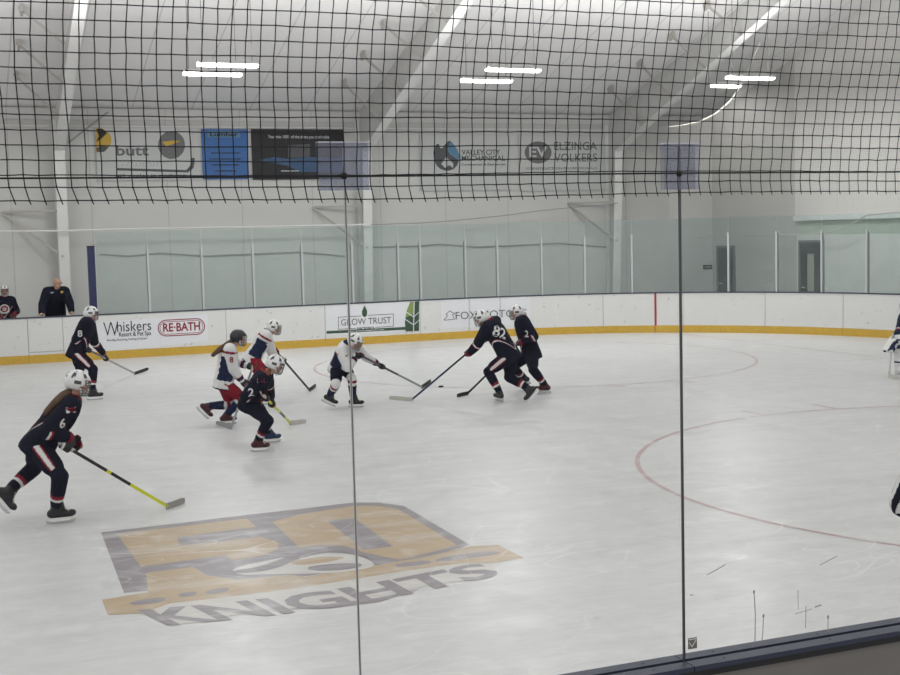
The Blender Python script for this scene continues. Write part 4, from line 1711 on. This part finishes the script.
def stadium(w, h, n=10):
    o = []
    for k_ in range(n + 1):
        a = -math.pi / 2 + math.pi * k_ / n
        o.append((w / 2 - h / 2 + math.cos(a) * h / 2, math.sin(a) * h / 2))
    for k_ in range(n + 1):
        a = math.pi / 2 + math.pi * k_ / n
        o.append((-w / 2 + h / 2 + math.cos(a) * h / 2, math.sin(a) * h / 2))
    return o


for kk_, (w, h, m_) in enumerate(((1.12, .40, 'maroon'), (1.07, .35, 'paper'), (1.03, .31, 'maroon'), (1.0, .28, 'paper'))):
    pl = [(c_.x + x, c_.z + y) for x, y in stadium(w, h)]
    bd('oval', pl, [tuple(range(len(pl)))], m_, ad, .006 + kk_ * .0015)
btext('RE·BATH', 163, 200, 328.8, 325.7, 8.2, 'maroon', ad, .014, .025)
ad = bpoly('advert_sheet', [(326, 306.5), (419, 301), (419, 331), (326, 336)], 'paper', panels[4][0], .004)
bpoly('tree_mark', [(364.5, 305), (367.2, 311.5), (366.8, 315.5), (364.5, 317.3), (362.2, 315.5), (361.8, 311.5)], 'green_d', ad, .007)
for a, b in (((338, 317), (361, 315.6)), ((368, 315), (393.5, 313.6)), ((338, 329), (356, 328)), ((375, 327), (393.5, 326))):
    bpoly('box_line', [a, b, (b[0], b[1] + .6), (a[0], a[1] + .6)], 'ink', ad, .006)
for x, y0, y1 in ((338, 317, 329), (393, 313.6, 326)):
    bpoly('box_line', [(x, y0), (x + .6, y0), (x + .6, y1), (x, y1)], 'ink', ad, .006)
btext('GROW TRUST', 341, 391, 323.2, 320, 6.4, 'ink', ad, bold=.0)
btext('partners', 357, 374, 328.2, 327.2, 2.6, 'ink', ad, bold=.02)
bpoly('green_bar', [(326.5, 331), (407, 326.8), (407, 329.6), (326.5, 333.8)], 'green_d', ad, .006)
btext('www.growtrustpartners.com', 348, 384, 331.3, 329.4, 1.5, 'paper', ad, .009)
lf = bpoly('leaf_mark', [(410, 302), (419, 301.2), (419, 330.8), (405.5, 331.5), (404.8, 322), (406.5, 311)], 'green_d', ad, .008)
bpoly('leaf_mark', [(410, 302), (414.5, 301.5), (413.5, 314), (405.2, 318), (406.5, 311)], 'green_l', ad, .010)
bpoly('leaf_vein', [(413.6, 301.6), (414.4, 301.6), (413.8, 331), (412.9, 331)], 'paper', ad, .012)
for y in (311, 319):
    bpoly('leaf_vein', [(405.5, y), (413.5, y + 5.5), (419, y + .5), (419, y + 1.3), (413.5, y + 6.5), (405.5, y + 1)], 'paper', ad, .012)
mb = MB()
sweep(mb, 11.72, 14.16, -.004, -.001, .29, 1.0)
ad = part('advert_sheet', mb, M['paper'], panels[5][0])
fx = [(443.8, 320), (447.5, 315.8), (445.8, 314.6), (449.6, 310.8), (451.8, 312.2), (455, 313.6), (452.2, 314.6), (454.6, 319.2), (444, 320.2)]
for a, b in zip(fx[:-1], fx[1:]):
    pa, pb = on_y(a[0], a[1], BY), on_y(b[0], b[1], BY)
    n_ = V((-(pb.z - pa.z), pb.x - pa.x, 0)).normalized() * .008
    bd('fox_mark', [(pa.x + n_.x, pa.z + n_.y), (pa.x - n_.x, pa.z - n_.y), (pb.x - n_.x, pb.z - n_.y), (pb.x + n_.x, pb.z + n_.y)], [(0, 1, 2, 3)], 'ink', ad, .008)
btext('FOX MOTORS', 455.5, 524, 316.2, 312.8, 7.6, 'ink', ad, .013, bold=-.005)
for x, y0, y1 in ((469, 299, 331), (499, 297.6, 328)):
    bpoly('joint_line', [(x - .3, y0), (x + .3, y0), (x + .3, y1), (x - .3, y1)], 'joint', panels[5][0], .010)

# ------------------------------------------------------------------ far glass and its posts
np_ = thing('padded_post', 'navy padded post at the end of the far glass, beside the coach', 'post', V((3.1, 30.16, BT + .006)))
part('pad', MB().box((3.02, 30.10, BT + .006), (3.18, 30.24, 2.62)), M['navy_post'], np_)
part('post_cap', MB().box((3.01, 30.09, 2.62), (3.19, 30.25, 2.64)), M['black'], np_)
ORD = ['first', 'second', 'third', 'fourth', 'fifth', 'sixth', 'seventh', 'eighth', 'ninth', 'tenth', 'eleventh', 'twelfth', 'thirteenth', 'fourteenth', 'fifteenth', 'sixteenth', 'seventeenth', 'eighteenth']
PX = [149, 203, 254, 303, 353, 399, 421, 466, 498, 542, 585, 632, 680, 728, 776, 821, 866, 914]
S = [3.2] + [s_at(x, 1.8) for x in PX]
for i in range(len(S) - 1):
    mb = MB()
    sweep(mb, S[i] + .008, S[i + 1] - .008, .045, .057, BT + .007, 2.95)
    o = part('rink_glass', mb, M['glass_far'], org=bpos((S[i] + S[i + 1]) / 2, .05, BT))
    tag(o, 'tall pale green glass pane on the far boards, %s from the navy post' % ORD[i], 'glass pane', 'far glass panes')
    if i < len(PX) - 0:
        s = S[i + 1]
        t = thing('glass_post', 'slim aluminum glass post on the far boards, %s from the navy post' % ORD[i], 'glass post', bpos(s, .05, BT), 'far glass posts')
        mb = MB()
        sweep(mb, s - .022, s + .022, .015, .042, BT + .006, 2.58)
        part('post_face', mb, M['alu'], t)
        mb = MB()
        sweep(mb, s - .03, s + .03, .062, .11, BT + .006, 2.5)
        part('post_back', mb, M['alu'], t)

# ------------------------------------------------------------------ end netting above the corner glass
m, nt, b = _new('fine_net')
nt.nodes.remove(b)
_N, _L = nt.nodes.new, nt.links.new
_tr = _N('ShaderNodeBsdfTransparent')
_df = _N('ShaderNodeBsdfDiffuse')
_df.inputs[0].default_value = (.42, .41, .39, 1)
_ck = _N('ShaderNodeTexBrick')
_ck.inputs['Scale'].default_value = 1
_ck.offset = 0
_ck.inputs['Mortar Size'].default_value = .002
_ck.inputs['Brick Width'].default_value = .045
_ck.inputs['Row Height'].default_value = .045
_ck.inputs['Color1'].default_value = (0, 0, 0, 1)
_ck.inputs['Color2'].default_value = (0, 0, 0, 1)
_ck.inputs['Mortar'].default_value = (1, 1, 1, 1)
_uv = _N('ShaderNodeUVMap')
_L(_uv.outputs[0], _ck.inputs['Vector'])
_mx = _N('ShaderNodeMixShader')
_L(_ck.outputs['Color'], _mx.inputs[0])
_L(_tr.outputs[0], _mx.inputs[1])
_L(_df.outputs[0], _mx.inputs[2])
_L(_mx.outputs[0], nt.nodes['Material Output'].inputs['Surface'])
M['fine_net'] = m
top = [(668, 127), (684, 125), (700, 121.5), (715, 114), (730, 101), (740, 87), (750, 66), (760, 42), (775, 40), (800, 36), (830, 30), (870, 20), (912, 8), (950, -4)]
vs, fs, uv = [], [], []
rp = []
for x, y in top:
    s = s_at(x, 4.5)
    lo, hi = 2.5, 9.5
    for _ in range(40):
        mz = (lo + hi) / 2
        p = bpos(s, .05, mz)
        if proj(p)[1] > y:
            lo = mz
        else:
            hi = mz
    lo = min(lo, roof_z(p.y) - .1)
    vs += [bpos(s, .05, 2.96), bpos(s, .05, lo)]
    uv += [(s, 2.96), (s, lo)]
    rp.append(bpos(s, .05, lo))
fs = [(2 * i, 2 * i + 2, 2 * i + 3, 2 * i + 1) for i in range(len(top) - 1)]
nt_ = thing('end_netting', 'fine pale safety netting hanging above the corner glass near the doors', 'netting', bpos(s_at(760), .05, 2.96))
og = wpos(nt_)
me = bpy.data.meshes.new('net_sheet')
me.from_pydata([v - og for v in vs], [], fs)
ul = me.uv_layers.new(name='UVMap')
for lp in me.loops:
    ul.data[lp.index].uv = uv[lp.vertex_index]
link('net_sheet', me, M['fine_net'], nt_, og)
part('edge_rope', MB().tube(rp[:8], .018, 6), M['cable'], nt_)

# ------------------------------------------------------------------ ceiling lights
LT = [(5.45, 25.48, 'closer light of the pair hung above the white and blue banners'), (5.43, 26.92, 'further light of the pair hung above the white and blue banners'),
      (11.58, 25.1, 'closer light of the pair hung above the water drop banner'), (11.77, 27.0, 'further light of the pair hung above the water drop banner'),
      (17.85, 25.36, 'closer light of the pair hung near the end netting'), (18.2, 26.88, 'further light of the pair hung near the end netting')]
for x, y, lb in LT:
    t = thing('ceiling_light', 'bright white strip, ' + lb, 'ceiling light', V((x, y, 6.2)), 'strip lights hung below the roof')
    L_ = .60 if x < 18 or y < 26 else .36
    mb = MB()
    mb.box((x - L_, y - .17, 6.21), (x + L_, y + .17, 6.27))
    part('housing', mb, M['housing'], t)
    mb = MB()
    mb.loft([(V((x - L_, y, 6.20)), V((0, 1, 0)), UP, .15, .042), (V((x + L_, y, 6.20)), V((0, 1, 0)), UP, .15, .042)], 12)
    part('diffuser', mb, M['lens'], t)
    for q in (-1, 1):
        part('suspension_wire', MB().tube([V((x + q * .5, y, 6.26)), V((x + q * .5, y, roof_z(y)))], .008, 5), M['wire'], t)
for jn, y in enumerate((5.5, 12, 18.7)):      # the rows of strip lights that hang over the whole rink
    ld = bpy.data.lights.new('rink_lamp', 'AREA')
    ld.shape = 'RECTANGLE'
    ld.size, ld.size_y = 30, 1.4
    ld.energy = LAMP_W * (1.0, .42, .62)[jn]
    lo_ = bpy.data.objects.new('rink_lamp', ld)
    lo_.location = (5, y, 6.35)
    COL.objects.link(lo_)
for y in (12, 18.7, 25.4):                            # upward fill rows added to brighten the ceiling
    ld = bpy.data.lights.new('ceiling_fill', 'AREA')
    ld.shape = 'RECTANGLE'
    ld.size, ld.size_y = 30, 1.4
    ld.energy = LAMP_W * .9
    lo_ = bpy.data.objects.new('ceiling_fill', ld)
    lo_.location = (5, y, 6.4)
    lo_.rotation_euler = (math.pi, 0, 0)
    COL.objects.link(lo_)
for x, y in ((5.44, 26.2), (11.67, 26.05), (17.9, 26.1)):
    ld = bpy.data.lights.new('rink_lamp', 'AREA')
    ld.shape = 'RECTANGLE'
    ld.size, ld.size_y = 1.2, 1.9
    ld.energy = LAMP_W * .46
    lo_ = bpy.data.objects.new('rink_lamp', ld)
    lo_.location = (x, y, 6.14)
    COL.objects.link(lo_)
for loc, rot, sx, sy in (((4, -3.2, 4), (math.pi / 2, 0, 0), 40, 9), ((-14.2, 15, 4.5), (0, -math.pi / 2, 0), 10, 36)):  # portals guiding the added world fill in through the unbuilt sides
    ld = bpy.data.lights.new('fill_portal', 'AREA')
    ld.shape = 'RECTANGLE'
    ld.size, ld.size_y = sx, sy
    ld.cycles.is_portal = True
    lo_ = bpy.data.objects.new('fill_portal', ld)
    lo_.location = loc
    lo_.rotation_euler = rot
    COL.objects.link(lo_)

# ------------------------------------------------------------------ glass, boards and net on the camera side
GY = 4.06
XS = [-.06, 1.245, 2.54, 3.85]
WH = ['long near dasher board under the glass pane left of the first joint', 'near dasher board under the glass pane between the two joints', 'near dasher board below the small square sticker']
WH = ['navy capped dasher board on the camera side, below the pane nearest the ice logo', 'navy capped dasher board on the camera side, between the two glass joints', 'navy capped dasher board on the camera side, below the small square sticker']
GL = ['large clear glass pane in front of the long-haired skater', 'large clear glass pane between the two upright joints', 'large clear glass pane with the small square sticker']
for i in range(3):
    x0, x1 = XS[i], XS[i + 1]
    t = thing('near_dasher_board', WH[i], 'dasher board', V(((x0 + x1) / 2, 4.06, 0)), 'dasher boards under the near glass')
    bvx = .002
    mb = MB()
    mb.box((x0 + bvx, GY + .012, BT - .02), (x1 - bvx, YN + .0, BT))
    mb.box((x0 + bvx, 3.985, BT - .02), (x1 - bvx, GY - .012, BT))
    part('cap_rail', mb, M['cap'], t)
    mb = MB().box((x0, GY - .012, BT - .03), (x1, GY + .012, BT - .012))
    mb.box((x0, 4.0, BT - .05), (x1, YN - .02, BT - .021))  # black strip: the shadow under the cap, put into colour
    part('channel_and_shade_strip', mb, M['black'], t)
    mb = MB()
    mb.box((x0 + .003, 4.02, .05), (x1 - .003, 4.04, BT - .05))
    part('back_panel', mb, M['tan_panel'], t)
    mb = MB()
    mb.box((x0 + .003, YN - .03, .0), (x1 - .003, YN - .01, BT - .05))
    part('board_face', mb, M['board'], t)
    for q in (.12, .5, .88):
        for yy_ in (4.022, 4.10):
            c = V((x0 + (x1 - x0) * q, yy_, BT))
            part('screw', MB().tube([c - UP * .002, c + UP * .0012], .0055, 10), M['black'], t)
    # the pane
    gp = thing('rink_glass', GL[i], 'glass pane', V(((x0 + x1) / 2, GY, BT)), 'near glass panes')
    mb = MB().box((x0 + .004, GY - .006, BT - .008), (x1 - .004, GY + .006, 3.0))
    part('pane', mb, M['glass'], gp)
    for xe, kind in ((x0, 0), (x1, 1)):
        em = 'edge_dark' if abs(xe - 2.54) < .01 else 'edge_light'
        sgn = 1 if kind == 0 else -1
        mb = MB()
        if em == 'edge_dark':
            mb.box((min(xe, xe + sgn * .0042), GY - .0065, BT - .008), (max(xe, xe + sgn * .0042), GY + .001, 3.0))
        else:
            mb.box((min(xe + sgn * .0022, xe + sgn * .0042), GY - .0065, BT - .008), (max(xe + sgn * .0022, xe + sgn * .0042), GY - .005, 3.0))
            ms = MB().box((min(xe + sgn * .0003, xe + sgn * .0021), GY - .006, BT - .008), (max(xe + sgn * .0003, xe + sgn * .0021), GY - .004, 3.0))  # open gap between the panes drawn as a dark strip
            part('joint_gap', ms, M['edge_gap'], gp)
        part('pane_edge', mb, M[em], gp)
    if i == 2:
        a, b2 = on_y(688, 638.5, GY - .007), on_y(697, 648, GY - .007)
        st_ = part('sticker', MB().box((a.x, GY - .0075, b2.z), (b2.x, GY - .0062, a.z)), M['tan'], gp)
        w_, h_ = b2.x - a.x, a.z - b2.z
        mb = MB()
        for u0, v0, u1, v1 in ((.12, .62, .42, .2), (.42, .2, .88, .78)):
            mb.bar(V((a.x + w_ * u0, GY - .0085, b2.z + h_ * v0)), V((a.x + w_ * u1, GY - .0085, b2.z + h_ * v1)), .0035, .001, V((0, 1, 0)))
        mb.box((a.x + w_ * .05, GY - .0085, a.z - h_ * .16), (b2.x - w_ * .05, GY - .0078, a.z - h_ * .08))
        part('sticker_mark', mb, M['paper'], st_)
        for pl, w in (([(754, 592), (754.5, 600), (755.5, 615), (755, 642)], .0022), ([(763.5, 616), (763, 630), (762, 641)], .0018), ([(798, 590), (798.3, 609)], .0012),
                      ([(806, 606), (805.5, 628)], .0014), ([(828, 617), (828, 632)], .0016), ([(707, 575), (725, 565)], .0016), ([(820, 565), (837, 556)], .0016),
                      ([(795, 614), (812, 609)], .0012), ([(815, 607), (821, 605)], .0028), ([(690, 595), (693, 595)], .0022)):
            mb = MB()
            mb.tube([on_y(x, y, GY - .007) for x, y in pl], w, 5)
            if len(pl) > 2 or pl[0] == (828, 617):
                mb.ell(on_y(*pl[0], GY - .007), (V((1, 0, 0)), V((0, 1, 0)), UP), (.005, .001, .008), 8, 6)
            part('scratch', mb, M['scuff'], gp)
for n_, (xa, xb, za, zb, where) in enumerate(((1.155, 1.335, 2.855, 3.012, 'in front of the black banner'), (2.47, 2.62, 2.845, 3.012, 'above the dark upright joint'))):
    t = thing('joint_cover', 'translucent bluish plastic cover on the glass top ' + where, 'joint cover', V(((xa + xb) / 2, GY, za)), 'plastic covers over the glass joints')
    for q in (-1, 1):
        part('cover_sheet', MB().box((xa, GY + q * .013 - .001, za), (xb, GY + q * .013 + .001, zb)), M['plastic'], t)
    part('cover_lip', MB().box((xa, GY - .014, zb), (xb, GY + .014, zb + .003)), M['plastic_top'], t)

# safety net hanging down to the glass top, tied by a rope
NETY = 3.99
sp = .0453
nx = 112
xs0 = -.55
rows = []
for r_ in range(36):
    if r_ == 0:
        rows.append((2.827, NETY + .006, .020))
    elif r_ == 1:
        rows.append((2.868, NETY + .004, .004))
    else:
        z = 2.905 + (r_ - 2) * .0451
        rows.append((z, NETY - .20 * (z - 2.9), 0.))
grid = []
for r_, (z, y, sh) in enumerate(rows):
    line = []
    for c in range(nx):
        x = xs0 + c * sp + sh * (1.15 - .012 * c if r_ < 2 else 1) + .006 * math.sin(r_ * .45 + c * .02)
        line.append(V((x + random.uniform(-.0015, .0015), y + random.uniform(-.003, .003), z + .004 * math.sin(c * .11 + r_ * .3) + random.uniform(-.0012, .0012))))
    grid.append(line)
mb = MB()
TH = .0018
for r_ in range(len(rows)):
    mb.tube(grid[r_], TH, 4)
for c in range(nx):
    pts = [grid[r_][c] for r_ in range(len(rows))]
    pts.insert(0, pts[0] - UP * .012 + V((.004, 0, 0)))
    mb.tube(pts, TH, 4)
for r_ in range(len(rows)):
    for c in range(nx):
        p = grid[r_][c]
        q = .0046
        mb.add([p + V((q, 0, 0)), p + V((0, q, 0)), p - V((q, 0, 0)), p - V((0, q, 0)), p + UP * q, p - UP * q],
               [(0, 1, 4), (1, 2, 4), (2, 3, 4), (3, 0, 4), (1, 0, 5), (2, 1, 5), (3, 2, 5), (0, 3, 5)])
nt2 = thing('hanging_net', 'black knotted safety net hanging over the top of the near glass', 'netting', V((1.9, NETY, 2.83)))
part('mesh', mb, M['net'], nt2)
mb = MB()
mb.tube([V((-.6, NETY - .006, 2.899)), V((1.245, NETY - .006, 2.897)), V((2.54, NETY - .006, 2.901)), V((4.55, NETY - .006, 2.900))], .0032, 6)
part('tie_rope', mb, M['rope'], nt2)
for x in (1.222, 2.494):
    part('knot', MB().ell(V((x, NETY - .006, 2.899)), (V((1, 0, 0)), V((0, 1, 0)), UP), (.012, .012, .012), 10, 8), M['rope'], nt2)

# ------------------------------------------------------------------ ambient fill added through the world, and view
w = bpy.data.worlds.new('hall')
SC.world = w
w.use_nodes = True
w.node_tree.nodes['Background'].inputs[0].default_value = (1, .99, .98, 1)
w.node_tree.nodes['Background'].inputs[1].default_value = WORLD
SC.view_settings.view_transform = 'Standard'
SC.view_settings.look = 'None'
SC.view_settings.gamma = 1
SC.view_settings.use_curve_mapping = False
SC.view_settings.exposure = EXPO
